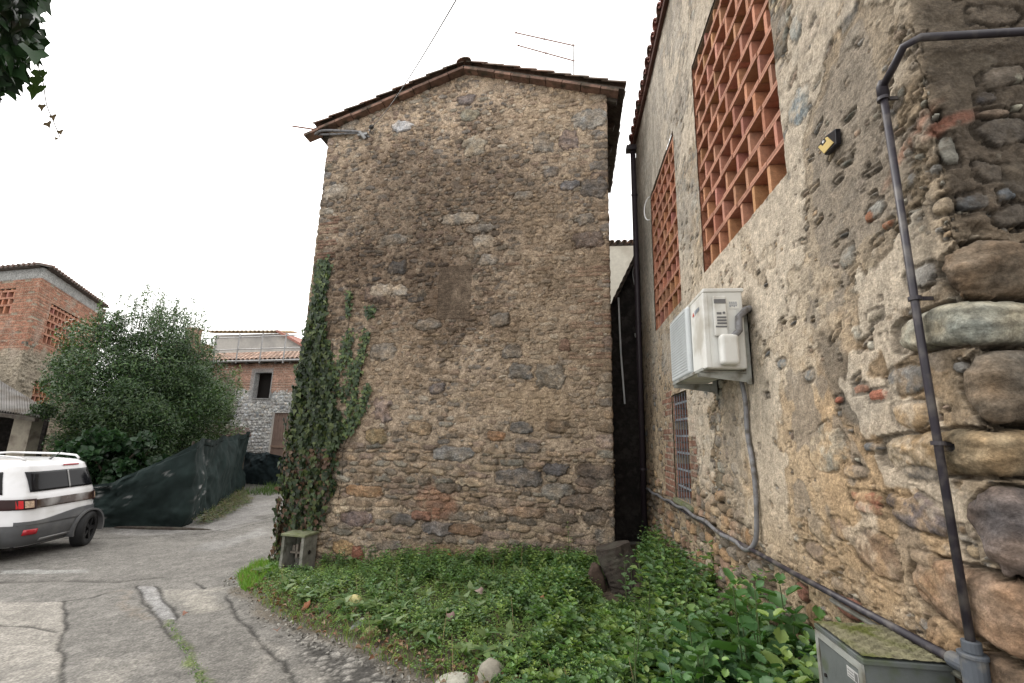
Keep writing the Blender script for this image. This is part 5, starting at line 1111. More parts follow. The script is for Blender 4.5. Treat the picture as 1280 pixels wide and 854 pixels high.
    mch = mat('glossy_dark_trim', (.05, .03, .022), .15, var=.6, vscale=3, dirt=(.25, .24, .23), dscale=2.2, spec=.3)
    addp('tailgate_trim', mch, -.62, .74, .86, 1.005, .012, nx=24)
    for sx in (-1, 1):
        tl = addp('tail_light', mat('dark_lens_surround', (.03, .012, .012), .3, spec=.2), *sorted((sx * .88, sx * .60)), .85, 1.02, .020, nx=12)
        mb = MB(); mb.add(*patch(*sorted((sx * .85, sx * .755)), .87, 1.0, .034, nx=4)); mb.build('red_lens', mat('tail_red', (.50, .012, .015), .3, spec=.2), tl, sm=True)
        mb = MB(); mb.add(*patch(*sorted((sx * .74, sx * .64)), .88, .99, .030, nx=4)); mb.build('clear_lens', mat('tail_clear', (.45, .33, .24), .15, var=.5, vscale=30, spec=.8), tl, sm=True)
        addp('reflector', mat('red_reflector', (.40, .01, .02), .25, spec=.7), *sorted((sx * .56, sx * .74)), .44, .53, .028, nx=4, nz=2) if sx < 0 else None
    addp('skid_plate', mat('silver_trim', (.35, .35, .36), .4, metal=.5), -.45, .45, .30, .345, .022, nx=8, nz=2)
    for f_, s_ in (('left', -1), ('right', 1)):
        addp('side_window', mgl, .42, 1.05, 1.10, 1.46, .006, face=f_, nx=8, shape=lambda u, v, x, z: (x + .16 * v * (1 - u), z))
        addp('side_window', mgl, 1.12, 1.95, 1.08, 1.46, .006, face=f_, nx=8); addp('side_window', mgl, 2.02, 2.9, 1.08, 1.46, .006, face=f_, nx=8, shape=lambda u, v, x, z: (x - .45 * u * v, z))
        mb = MB(); mb.tube([(s_ * .56, .42, 1.635), (s_ * .585, .50, 1.69), (s_ * .60, .8, 1.715), (s_ * .60, 1.7, 1.72), (s_ * .58, 2.1, 1.69), (s_ * .56, 2.2, 1.64)], .019, 10); mb.build('roof_rail', mp, car, sm=True)
        for yw in (.72, 3.3):
            mb = MB()
            for k in range(24):
                a0, a1 = math.pi * (k / 24) * 1.1 - .157, math.pi * ((k + 1) / 24) * 1.1 - .157; V = []
                for a_ in (a0, a1):
                    for r_ in (.36, .44): V += [(s_ * (.885), yw + r_ * math.cos(a_), .32 + r_ * math.sin(a_)), (s_ * .93, yw + r_ * math.cos(a_), .32 + r_ * math.sin(a_))]
                mb.add(V, [(0, 1, 3, 2), (4, 6, 7, 5), (0, 4, 5, 1), (2, 3, 7, 6), (0, 2, 6, 4), (1, 5, 7, 3)])
            mb.build('wheel_arch', mdark, car)
    mb = MB(); mb.tube([(.0, .50, 1.64), (.0, .40, 1.72), (.0, .30, 1.80)], [.02, .008, .005], 8); mb.build('aerial', mdark, car)
    mt = mat('tyre_rubber', (.012, .012, .013), .75, var=.3); mr = mat('dark_rim', (.03, .03, .032), .35, metal=.6)
    def wheel(cx, cy, yaw, r=.33, wd=.20):
        w = bpy.data.objects.new('wheel', None); link(w, car); w.location = (cx, cy, r); w.rotation_euler = (0, 0, yaw)     # axle along local x, outer side +x
        prof = [(-wd / 2, r * .66), (-wd / 2, r * .93), (-wd * .38, r), (wd * .38, r), (wd / 2, r * .93), (wd / 2 + .004, r * .68), (wd / 2 - .01, r * .66)]; V = []; nn = 40
        for k in range(nn):
            t = 2 * math.pi * k / nn
            for (x, q) in prof: V.append((x, q * math.cos(t), q * math.sin(t)))
        m_ = len(prof); mb = MB(); mb.add(V, [(k * m_ + i, k * m_ + i + 1, ((k + 1) % nn) * m_ + i + 1, ((k + 1) % nn) * m_ + i) for k in range(nn) for i in range(m_ - 1)]); mb.build('tyre', mt, w, sm=True)
        mb = MB(); mb.tube([(-wd / 2, 0, 0), (wd / 2 - .06, 0, 0)], r * .67, 36)
        for k in range(5):
            t = 2 * math.pi * k / 5; mb.obox((wd / 2 - .03, r * .36 * math.cos(t), r * .36 * math.sin(t)), (1, 0, 0), (0, math.cos(t), math.sin(t)), (0, -math.sin(t), math.cos(t)), .018, r * .30, .032)
        mb.tube([(wd / 2 - .06, 0, 0), (wd / 2 - .005, 0, 0)], .055, 20); nr = 36; V = []
        for k in range(nr):
            t = 2 * math.pi * k / nr
            for (x, q) in ((wd / 2 - .06, .67), (wd / 2 - .008, .67), (wd / 2 - .008, .61), (wd / 2 - .06, .60)): V.append((x, r * q * math.cos(t), r * q * math.sin(t)))
        mb.add(V, [(k * 4 + i, k * 4 + i + 1, ((k + 1) % nr) * 4 + i + 1, ((k + 1) % nr) * 4 + i) for k in range(nr) for i in range(3)]); mb.build('rim', mr, w)
    wheel(-.80, .72, math.pi); wheel(-.80, 3.3, math.pi); wheel(.80, 3.3, 0); wheel(.52, .035, -math.pi / 2 + .30, r=.32)
    mb = MB()                       # dark arch over the corner wheel
    for k in range(28):
        V = []
        for a_ in (math.pi * k / 28 * 1.16 - .25, math.pi * (k + 1) / 28 * 1.16 - .25):
            for r_ in (.335, .368): V += [(.52 + r_ * math.cos(a_), -.06, .33 + r_ * math.sin(a_)), (.52 + r_ * math.cos(a_), .12, .33 + r_ * math.sin(a_))]
        mb.add(V, [(0, 1, 3, 2), (4, 6, 7, 5), (0, 4, 5, 1), (2, 3, 7, 6), (0, 2, 6, 4), (1, 5, 7, 3)])
    mb.build('wheel_arch', mdark, car)
    mb = MB(); mb.box(-.7, .2, .2, .7, 3.9, .26); mb.build('underbody', M['dark'], car)
car_build()
# ---------------------------------------------------------------- hills beyond
gx_, gy_ = np.linspace(-260, 260, 90), np.linspace(120, 420, 24); hf = fbm(gx_, gy_, 90, 71, 4)
P = np.zeros((24, 90, 3)); P[..., 0] = gx_[None]; P[..., 1] = gy_[:, None]; P[..., 2] = -3 + (9 + 10 * hf) * smooth(120, 260, gy_)[:, None]
tag(grid_mesh('hills', P, mat('wooded_hill', (.07, .09, .05), 1, var=.5, vscale=.2)), kind='structure')

# ---------------------------------------------------------------- soil of the weed bed
edge = [gnd(*p)[:2] for p in ((297, 716), (303, 737), (345, 771), (388, 790), (430, 806), (485, 832), (540, 858), (600, 890), (700, 960))] + [np.array([.55, 1.35]), np.array([1.3, .4])]
poly = np.array(edge + [(1.3, 7.2), (.5, 7.2), (.6, 6.4), (-4.3, 6.95), (-4.75, 7.1)])
def in_poly(x, y):
    x, y = np.asarray(x), np.asarray(y); ins = np.zeros(np.shape(x), bool); n = len(poly)
    for i in range(n):
        (x0, y0), (x1, y1) = poly[i], poly[(i + 1) % n]; ins ^= ((y0 > y) != (y1 > y)) & (x < (x1 - x0) * (y - y0) / (y1 - y0 + 1e-12) + x0)
    return ins
E_ = np.array(edge)
def dedge(x, y):
    d = np.full(np.shape(x), 9.)
    for (x0, y0), (x1, y1) in zip(E_[:-1], E_[1:]):
        ex, ey = x1 - x0, y1 - y0; t = np.clip(((x - x0) * ex + (y - y0) * ey) / (ex * ex + ey * ey), 0, 1); d = np.minimum(d, np.hypot(x - x0 - t * ex, y - y0 - t * ey))
    return d
us, vs = np.arange(-5.1, 1.35, .03), np.arange(.3, 7.3, .03); UU, VV = np.meshgrid(us, vs); ip = in_poly(UU, VV); de = dedge(UU, VV) * np.where(ip, 1, -1)
sf, sg = fbm(us, vs, .35, 91, 4), fbm(us, vs, .08, 95, 3)
def soilz(x, y): return gz(x) + .07 * smooth(-.02, .35, dedge(x, y)) 
Z = gz(UU) - .03 + .10 * smooth(-.05, .35, de + .08 * sf) + .02 * sf * smooth(0, .2, de) + .008 * sg
kp = (de > -.12) | ip
Cc = np.array([.085, .065, .045])[None, None] * (1 + .3 * sf + .3 * sg)[..., None]
tag(grid_mesh('soil', np.stack([UU, VV, Z], -1), M['soil'], None, Cc, kp[:-1, :-1]), kind='structure')

# ---------------------------------------------------------------- weeds (ground cover)
rg = np.random.RandomState(12)
GREENS = np.array([(.095, .172, .052), (.068, .132, .048), (.12, .195, .055), (.10, .165, .075), (.16, .225, .065)])
def whorl(bases, hs, ls, lean=None, nodes=5, rgx=rg, spread=.9, lo=.35, green=GREENS, name='weed'):
    """opposite leaf pairs up each stem; returns pos, nor, dir, size, col arrays"""
    P_, N_, D_, S_, C_ = [], [], [], [], []
    n = len(bases); a0 = rgx.uniform(0, 6.28, n); lean = rgx.normal(0, .12, (n, 2)) if lean is None else lean; gc = green[rgx.randint(len(green), size=n)] * rgx.uniform(.75, 1.25, (n, 1))
    for k in range(nodes):
        t = lo + (1 - lo) * (k + 1) / nodes; sz = ls * (1.05 - .55 * (k + 1) / nodes) * (1.0 if k < nodes - 1 else .8)
        for sgn in (0, math.pi):
            a = a0 + k * math.pi / 2 + sgn + rgx.normal(0, .25, n); h = hs * t
            p = bases + np.stack([lean[:, 0] * h, lean[:, 1] * h, h], 1); up = rgx.normal(.12 + .35 * (k / nodes), .2, n)
            d = np.stack([np.cos(a), np.sin(a), up], 1); p = p + d * (sz * .25)[:, None]
            P_.append(p); D_.append(d); N_.append(np.stack([rgx.normal(0, .25, n), rgx.normal(0, .25, n), np.ones(n)], 1)); S_.append(sz * rgx.uniform(.8, 1.2, n))
            C_.append(gc * rgx.uniform(.85, 1.15, (n, 1)) * (1 + .25 * (k / nodes)))
    return [np.concatenate(q) for q in (P_, N_, D_, S_, C_)]
def wh(x, y):        # how tall the weeds stand; kept low in front of the stump
    a = smooth(-.3, .95, x) * smooth(5.6, 3.6, y); k = 1 - .7 * smooth(.40, .22, np.abs(x - .09 * y - .02)) * smooth(3.0, 3.6, y)
    return k * (.06 + .16 * smooth(.1, 1.1, dedge(x, y)) + .28 * a + .10 * smooth(.2, .9, x))
def scatter(n, fn=None):
    out = np.zeros((0, 2))
    while len(out) < n:
        q = np.stack([rg.uniform(-4.7, 1.15, n * 3), rg.uniform(.9, 6.9, n * 3)], 1); k = in_poly(q[:, 0], q[:, 1])
        k &= ~((q[:, 0] > .80) & (q[:, 1] < 1.98)) & (q[:, 1] > 1.15)
        k &= ~((q[:, 1] > 6.3) & (q[:, 0] > .5)) & ~((np.hypot(q[:, 0] - .58, q[:, 1] - 5.15) < .30)) & ~((np.abs(q[:, 0] - .5) < .2) & (np.abs(q[:, 1] - 4.85) < .3)) & ~((np.abs(q[:, 0] + 3.75) < .3) & (q[:, 1] > 6.3))
        u = (q - TL).dot(-TN) * -1; k &= ((q - TL) @ TN) > .04
        if fn is not None: k &= rg.rand(len(q)) < fn(q[:, 0], q[:, 1])
        out = np.concatenate([out, q[k]])
    return out[:n]
pat = lambda x, y: .5 + .5 * np.sin(x * 3.1 + np.sin(y * 2.3) * 1.5) * np.sin(y * 3.7 + x)
def b3(q, dz=0): return np.stack([q[:, 0], q[:, 1], soilz(q[:, 0], q[:, 1]) + dz], 1)
# nettle-like weeds
fN = lambda x, y: smooth(.05, .45, dedge(x, y)) * (.25 + .75 * smooth(-2.4, .3, x) + .4 * smooth(5.4, 6.2, y)) * np.where(x < -.2, smooth(.2, .6, pat(x, y)), .3 + .7 * pat(x, y))
q = scatter(3000, fN); x, y = q.T; h = wh(x, y) * rg.uniform(.6, 1.25, len(q)) * (.55 + .75 * pat(x, y)); ls = (.050 + .040 * smooth(-.8, .7, x) * smooth(6.4, 4.6, y)) * rg.uniform(.55, 1.35, len(q))
kk = x > -.5
o = leaves('nettles', *whorl(b3(q[kk]), h[kk], ls[kk], nodes=5), M['leaf'], shape='serrate', fold=.7); tag(o, 'toothed-leaved nettles filling the bed beside the plaster wall', 'nettles', kind='stuff')
o = leaves('weeds', *whorl(b3(q[~kk]), h[~kk], ls[~kk], nodes=5), M['leaf'], shape='oval', fold=.6); tag(o, 'leafy green weeds covering the bed in front of the stone house', 'weeds', kind='stuff')
ro = scatter(110, lambda x, y: smooth(.05, .3, dedge(x, y)) * smooth(.6, -.6, x)); pr, dr_, sr = [], [], []
for p in b3(ro):
    k_ = rg.randint(7, 12); a_ = rg.uniform(0, 6.28)
    for i_ in range(k_):
        t_ = a_ + i_ * 2.4; pr.append(p + (0, 0, .03)); dr_.append((math.cos(t_), math.sin(t_), rg.uniform(.3, 1.0))); sr.append(rg.uniform(.09, .19))
n = len(pr); o = leaves('rosette_weeds', pr, np.stack([rg.normal(0, .2, n), rg.normal(0, .2, n), np.ones(n)], 1), dr_, sr, np.array([(.13, .20, .07), (.10, .17, .07), (.16, .22, .09)])[rg.randint(3, size=n)], M['leaf'], shape='narrow', fold=.8); tag(o, 'long-leaved rosette weeds among the low weeds', 'weeds', kind='stuff')
# low small-leaved cover
q = scatter(12000, lambda x, y: smooth(.0, .25, dedge(x, y)) * (.4 + .6 * (1 - pat(x, y)))); x, y = q.T; n = len(q)
P0 = b3(q); h = (.03 + .10 * rg.rand(n) * smooth(.05, .5, dedge(x, y))) * (1 + .6 * smooth(-.5, .8, x)); a = whorl(P0, h, rg.uniform(.016, .034, n), nodes=3, lo=.3, green=GREENS * np.array([1.25, 1.2, 1.0]))
o = leaves('low_weeds', *a, M['leaf'], shape='oval', fold=.4); tag(o, 'low small-leaved weeds carpeting the bed', 'weeds', kind='stuff')
# grass
q = scatter(5200, lambda x, y: .25 + .75 * (smooth(.6, .1, dedge(x, y)))); ex = []
while len(ex) < 3200:      # bright tuft at the left end of the bed
    p = np.array([rg.uniform(-4.75, -4.0), rg.uniform(5.9, 7.0)]); 
    if in_poly(*p) and (p[1] < 6.75 or p[0] < -4.3): ex.append(p)
q = np.concatenate([q, ex]); n = len(q); d = np.stack([rg.normal(0, .45, n), rg.normal(0, .45, n), np.ones(n)], 1); tuft = np.arange(n) >= 5200
c = GREENS[rg.randint(5, size=n)] * np.array([1.35, 1.25, .9]) * rg.uniform(.7, 1.3, (n, 1)); c[tuft] = np.array([.14, .27, .04]) * rg.uniform(.7, 1.2, (tuft.sum(), 1)); c[rg.rand(n) < .08] = (.26, .20, .10)
sz = np.where(tuft, rg.uniform(.06, .16, n), rg.uniform(.04, .13, n))
o = leaves('grass', b3(q, -.01), rg.normal(0, 1, (n, 3)), d, sz, c, M['leaf'], shape='blade', fold=.8); tag(o, 'thin grass blades among the weeds and at the left end of the bed', 'grass', kind='stuff')
# dry leaves
q = scatter(760, lambda x, y: smooth(.7, .0, dedge(x, y)) + .08); n = len(q); off = rg.normal(0, .06, (n, 2)); q = q + off
P0 = b3(q, .02); P0[:, 2] += rg.uniform(0, .02, n)
c = np.array([(.16, .09, .055), (.22, .14, .09), (.11, .07, .05), (.26, .18, .13), (.20, .10, .06)])[rg.randint(5, size=n)]
o = leaves('leaf_litter', P0, np.stack([rg.normal(0, .4, n), rg.normal(0, .4, n), np.ones(n)], 1), np.stack([rg.normal(0, 1, n), rg.normal(0, 1, n), rg.normal(0, .15, n)], 1), rg.uniform(.025, .065, n), c, M['dry'], shape='oval', fold=1.2); tag(o, 'dry brown leaves scattered along the edge of the bed', 'leaves', kind='stuff')
# gravel along the edge
mb = MB()
for k in range(420):
    i = rg.randint(len(E_) - 4); t = rg.rand(); p = E_[i] * (1 - t) + E_[i + 1] * t + rg.normal(0, .07, 2) + np.array([-.03, -.05]); r_ = rg.uniform(.004, .012)
    c = np.array([p[0], p[1], float(gz(p[0])) + r_ * .4]); g_ = rg.uniform(.12, .34); mb.obox(c, nrm(rg.normal(0, 1, 3)), nrm(rg.normal(0, 1, 3)), nrm(rg.normal(0, 1, 3)), r_, r_ * .8, r_ * .7, (g_, g_ * .95, g_ * .85))
tag(mb.build('gravel', M['stone'], None), 'small grit and gravel along the edge of the bed', 'gravel', kind='stuff')
# moss and seedlings in the road crack
pts = np.array(G((213, 775), (222, 800), (238, 822), (248, 845), (255, 870))); n = 420; i = rg.randint(len(pts) - 1, size=n); t = rg.rand(n, 1); q = pts[i] * (1 - t) + pts[i + 1] * t + rg.normal(0, .022, (n, 2))
P0 = np.stack([q[:, 0], q[:, 1], gz(q[:, 0]) + .002], 1)
o = leaves('crack_moss', P0, rg.normal(0, 1, (n, 3)), np.stack([rg.normal(0, .8, n), rg.normal(0, .8, n), np.ones(n) * .7], 1), rg.uniform(.010, .028, n), GREENS[rg.randint(5, size=n)] * rg.uniform(.8, 1.4, (n, 1)), M['leaf'], shape='narrow'); tag(o, 'moss and tiny weeds growing in the crack of the asphalt', 'moss', kind='stuff')

def plant(name, label, px, py, h, ls, nodes, stems, seed, shape='oval', spread=.05, group=None, Y=None, green=GREENS, cat='plant'):
    r2 = np.random.RandomState(seed); b = gnd(px, py) if Y is None else Y
    b = np.array([b[0], b[1], float(soilz(b[0], b[1])) if Y is None else b[2]]); t_ = thing(name, label, cat, b, group)
    bs_ = np.stack([r2.normal(0, spread, stems), r2.normal(0, spread, stems), np.zeros(stems)], 1); hs_ = h * r2.uniform(.65, 1.1, stems); hs_[0] = h; lean = r2.normal(0, .09, (stems, 2))
    a = whorl(bs_, hs_, ls * r2.uniform(.8, 1.2, stems), lean=lean, nodes=nodes, rgx=r2, lo=.15, green=green); leaves('leaves', *a, M['leaf'], t_, shape=shape, fold=.6)
    mb = MB()
    for k in range(stems): mb.tube([bs_[k] - (0, 0, .03), bs_[k] + np.array([lean[k, 0] * hs_[k], lean[k, 1] * hs_[k], hs_[k]])], [.006, .0025], 5, (1, 1, 1))
    mb.build('stem', M['stemg'], t_); return t_
M['stemg'] = mat('green_stem', (.07, .10, .035), .7, var=.3)
plant('leafy_weed', 'tall single-stemmed weed standing against the stone wall near the alley', 705, 712, .50, .07, 7, 1, 1)
plant('leafy_weed', 'slender weed tuft at the wall foot below the red brick patch', 545, 712, .34, .05, 6, 3, 2)
plant('leafy_weed', 'bushy weed growing at the wall foot right of the concrete meter box', 462, 720, .32, .05, 6, 5, 3)
plant('leafy_weed', 'grey-green leafy weed beside the concrete meter box', 425, 722, .32, .05, 6, 5, 4, green=GREENS * np.array([.9, .95, 1.3]))
plant('leafy_weed', 'upright weed at the wall foot left of the tall single stem', 672, 712, .28, .05, 6, 2, 5)
plant('nettle_clump', 'dense nettle clump at the alley mouth behind the dark stump', 0, 0, .52, .10, 7, 44, 6, spread=.16, Y=np.array([.92, 4.6, .12]))
plant('nettle_clump', 'dark leafy clump against the plaster wall between the alley and the cabinet', 0, 0, .50, .075, 6, 34, 7, spread=.18, Y=np.array([.86, 3.7, .12]), green=GREENS * .7)
for i, (x_, y_, h_, l_, lb) in enumerate([(.95, 2.45, .86, .15, 'tall broad-leaved plant with toothed leaves leaning on the wall by the cabinet'), (.78, 2.12, .66, .15, 'broad-leaved plant with toothed leaves pressed against the cabinet door'), (.62, 2.55, .56, .13, 'broad-leaved plant in front of the tall one by the wall')]):
    plant('broadleaf_plant', lb, 0, 0, h_, l_, 12, 10, 30 + i, shape='serrate', spread=.07, Y=np.array([x_, y_, .12]), green=np.array([(.045, .105, .035), (.06, .135, .04), (.04, .09, .038), (.08, .16, .045)]))
plant('leafy_weed', 'thin weed with tiny seed heads in the middle of the weed bed', 0, 0, .5, .03, 8, 2, 44, shape='narrow', spread=.02, Y=np.array([.35, 2.95, .12]))
# mullein-like grey leaves and dry stalks
mb = MB()
for k in range(26):
    p = scatter(1)[0]; b = np.array([p[0], p[1], float(soilz(*p))]); hh = rg.uniform(.12, .32); mb.tube([b, b + np.array([rg.normal(0, .05), rg.normal(0, .05), hh])], [.003, .0015], 4, (1, 1, 1))
tag(mb.build('dry_stalks', mat('straw', (.30, .23, .13), .9), None), 'thin dry straw stalks poking out of the weeds', 'stalks', kind='stuff')
# loose stones
def stone(px, py, r_, sc, ax, col, label, seed, cat='stone', dz=.02, name='stone', Z_=None):
    p = gnd(px, py); p[2] = float(gz(p[0])) + dz; mb = MB(); lump(mb, (0, 0, 0), r_, ax, sc, seed, col, 20, .05); o = mb.build(name, M['stone'], None, sm=True); o.location = p; tag(o, label, cat, 'loose stones along the edge of the weed bed')
stone(438, 768, .10, (.75, .75, 1.35), nrm((.55, .3, .9)), (.50, .45, .22), 'pale yellow rounded stone poking out of the weeds', 1, dz=.06)
stone(447, 788, .07, (.6, .7, 1.3), nrm((.6, .4, .6)), (.25, .25, .24), 'small grey pointed stone below the yellow one', 2, dz=.03)
stone(466, 796, .08, (.6, 1, 1.2), nrm((1, .2, .2)), (.27, .22, .12), 'mossy tan stone beside the small grey stone', 3, dz=.03)
stone(418, 757, .05, (.8, .7, 1.2), nrm((1, .3, .6)), (.42, .37, .30), 'small pale stone above the yellow one', 4, dz=.06)
stone(613, 856, .10, (.9, 1, 1.2), nrm((.3, .4, 1)), (.24, .22, .18), 'grey-brown rock at the bottom edge of the photo', 5, dz=.03)
stone(565, 856, .10, (.6, .8, 1.4), nrm((1, -.4, .3)), (.33, .32, .27), 'pale flat rock beside the grey-brown rock at the bottom', 6, dz=.0)
stone(318, 735, .06, (.7, .8, 1.2), nrm((1, .2, .2)), (.27, .24, .18), 'small rounded stone at the left end of the bed', 7, dz=.02)
def shard(px, py, sz_, col, label, name, dz=.05, cat='leaf', Y=None, seed=0):
    r2 = np.random.RandomState(seed); p = gnd(px, py); p[2] = float(soilz(p[0], p[1])) + dz; a = r2.uniform(0, 6)
    o = leaves(name, [(0, 0, 0)], [(math.cos(a) * .7, -.6, .8)], [(math.cos(a), math.sin(a), .2)], [sz_ * .75], [col], M['dry'], shape='ivy', fold=1.0); o.location = p; k = o.modifiers.new('thick', 'SOLIDIFY'); k.thickness = .002; tag(o, label, cat, 'fallen leaves on and around the weed bed')
shard(384, 771, .15, (.22, .085, .04), 'big curled orange-brown leaf at the bed edge left of the yellow stone', 'fallen_leaf', seed=1)
shard(565, 800, .12, (.20, .13, .12), 'purplish brown fallen leaf in the middle of the weeds', 'fallen_leaf', seed=2, dz=.1)
shard(602, 768, .11, (.33, .25, .22), 'pinkish dry leaf lying on the weeds', 'fallen_leaf', seed=3, dz=.13)
shard(675, 785, .11, (.36, .18, .09), 'orange dry leaf standing in the weeds below the stump', 'fallen_leaf', seed=4, dz=.16)
shard(560, 716, .09, (.40, .16, .05), 'bright orange leaf near the foot of the stone wall', 'fallen_leaf', seed=5, dz=.14)
shard(345, 795, .10, (.20, .12, .09), 'brown leaf lying on the crazed asphalt edge', 'fallen_leaf', seed=6, dz=.0)
shard(228, 771, .07, (.30, .16, .12), 'small reddish leaf on the asphalt crack', 'fallen_leaf', seed=7, dz=-.04)

# ---------------------------------------------------------------- ivy on the stone house
ivy = thing('ivy', 'dense dark ivy climbing the left corner of the stone house', 'ivy', tP(.1, -.42)); iv0 = np.array(ivy.location)
rg = np.random.RandomState(21); yk = [330, 380, 430, 480, 530, 600, 650, 722]; xl = [404, 394, 382, 371, 361, 353, 347, 342]; xr = [409, 412, 409, 420, 430, 424, 404, 374]; dn_ = [.10, .28, .6, .9, 1, 1, .9, .85]
pp, nn_, szs, cc = [], [], [], []
def addleaf(px, py, out, s_=None, bright=1., brown=False):
    u, z = tw(px, py); 
    if u < 0 and rg.rand() < .5: p = tP(0, z) + np.array([*BD, 0]) * rg.uniform(-.1, .5) + np.array([u * .6 - out * .5, 0, 0]); nn_.append(np.array([-.9, -.5, .3]))
    else: p = tP(u, z, out); nn_.append(TN3 + np.array([(-.6 if u < .1 else 0), 0, .25]))
    pp.append(p); szs.append(s_ or rg.uniform(.035, .10)); b = np.array([(.034, .055, .024), (.048, .075, .028), (.026, .040, .022), (.085, .11, .035)])[rg.randint(4)] * rg.uniform(.55, 1.15) * bright
    if brown: b = np.array([(.10, .055, .035), (.07, .05, .035), (.13, .08, .05)])[rg.randint(3)]
    cc.append(b)
while len(pp) < 5600:
    y = rg.uniform(325, 722); a, b = np.interp(y, yk, xl), np.interp(y, yk, xr); x = rg.uniform(a, b)
    cl = .5 + .5 * math.sin(x * .35 + math.sin(y * .06) * 2) * math.sin(y * .11 + x * .05)
    edge_ = min(1, (b - x) / 14 + .25)
    if rg.rand() > np.interp(y, yk, dn_) * edge_ * (.45 + .75 * cl): continue
    addleaf(x, y, rg.uniform(.01, .05 + .13 * cl * np.interp(y, [330, 450, 700], [.3, 1, .8])), brown=(y > 560 and rg.rand() < .28) or (y > 640 and rg.rand() < .15), bright=1.0 + .4 * (y < 420))
for st_ in ([(441, 421), (433, 432), (427, 455), (416, 477), (408, 500)], [(459, 418), (454, 441), (448, 460), (445, 489), (438, 517), (427, 542), (416, 559)], [(461, 483), (455, 505), (447, 525), (436, 539)], [(410, 328), (409, 345), (405, 362), (400, 385), (403, 410), (410, 427), (416, 455), (424, 489)],
            [(438, 368), (437, 390)], [(465, 387), (463, 392)], [(400, 330), (397, 355), (392, 400)], [(430, 500), (440, 470), (436, 440)]):
    q = spline([np.array([*p, 0.]) for p in st_], 8)
    for p in q:
        for k in range(7): addleaf(p[0] + rg.normal(0, 2.6), p[1] + rg.normal(0, 3.5), rg.uniform(.01, .05), rg.uniform(.04, .07), 1.7)
n = len(pp); d = np.stack([rg.normal(0, .35, n), rg.normal(0, .1, n), -np.ones(n)], 1)
leaves('leaves', np.array(pp) - iv0, np.array(nn_) + rg.normal(0, .28, (n, 3)), d, np.array(szs), np.array(cc), M['ivy'], ivy, shape='ivy', fold=.9)
mb = MB()
for k in range(34):
    y = 722; x = rg.uniform(348, 374); pts_ = []
    for s_ in range(9):
        u, z = tw(x, y); u = max(u, .01); z = min(z, 3.4); pts_.append(tP(u, z, .012 + .01 * rg.rand()) - iv0); y -= rg.uniform(28, 46); x += rg.normal(3.2, 4)
    mb.tube(spline(pts_, 3), .006, 5)
for st_ in ([(459, 418), (448, 460), (438, 517), (416, 559), (400, 600)], [(441, 421), (427, 455), (410, 500)], [(461, 483), (447, 525), (430, 560), (428, 600), (420, 640)], [(438, 352), (437, 400), (432, 430)]):
    mb.tube(spline([tP(*tw(*p), .015) - iv0 for p in st_], 5), .006, 5)
mb.build('stems', M['bark'], ivy)
# ---------------------------------------------------------------- ivy hanging into the frame at the top left
hb = thing('hanging_ivy', 'dark ivy branch hanging into the upper left corner', 'ivy', EYE + ray(20, 40) / ray(20, 40)[1] * 1.5); h0 = np.array(hb.location)
def near(px, py, d): r = ray(px, py); return EYE + r / np.linalg.norm(r) * d - h0
rg = np.random.RandomState(31); pp = []; 
while len(pp) < 900:
    x, y = rg.uniform(-60, 50), rg.uniform(-60, 118); lim = np.interp(y, [-60, 0, 30, 60, 80, 95, 118], [50, 47, 50, 44, 38, 20, 4])
    if x > lim or ((x - 17) ** 2 + (y - 35) ** 2 < 60) or ((x - 26) ** 2 + (y - 55) ** 2 < 30): continue
    pp.append(near(x, y, rg.uniform(2.3, 2.9)))
n = len(pp); leaves('leaves', np.array(pp), rg.normal(0, 1, (n, 3)) + np.array([.3, -1, -.2]), np.stack([rg.normal(0, .5, n), rg.normal(0, .5, n), -np.ones(n)], 1), rg.uniform(.03, .075, n), np.array([.02, .045, .018]) * rg.uniform(.5, 1.6, (n, 1)), M['ivy'], hb, shape='ivy', fold=.8)
sp_ = [(49, 88, .05), (47, 97, .055), (46, 108, .06), (55, 90, .03), (54, 107, .03), (53, 131, .030), (66, 144, .028), (59, 153, .032), (75, 163, .025), (71, 172, .015)]
leaves('sprig_leaves', [near(a, b, 2.5) for a, b, c in sp_], [(.2, -1, .1)] * 10, [(rg.normal(.3, .4), 0, -.9) for _ in sp_], [c for a, b, c in sp_], [(.07, .12, .035)] * 5 + [(.17, .12, .08)] * 5, M['ivy'], hb, shape='ivy')
mb = MB(); mb.tube(spline([near(-80, -80, 2.7), near(-10, -20, 2.6), near(20, 30, 2.55), near(40, 70, 2.5), near(52, 95, 2.5), near(58, 130, 2.5), near(66, 150, 2.5), near(75, 172, 2.5)]), [.02] * 6 + [.012] * 6 + [.006] * 6 + [.0015] * 25, 6); mb.build('stem', M['bark'], hb)

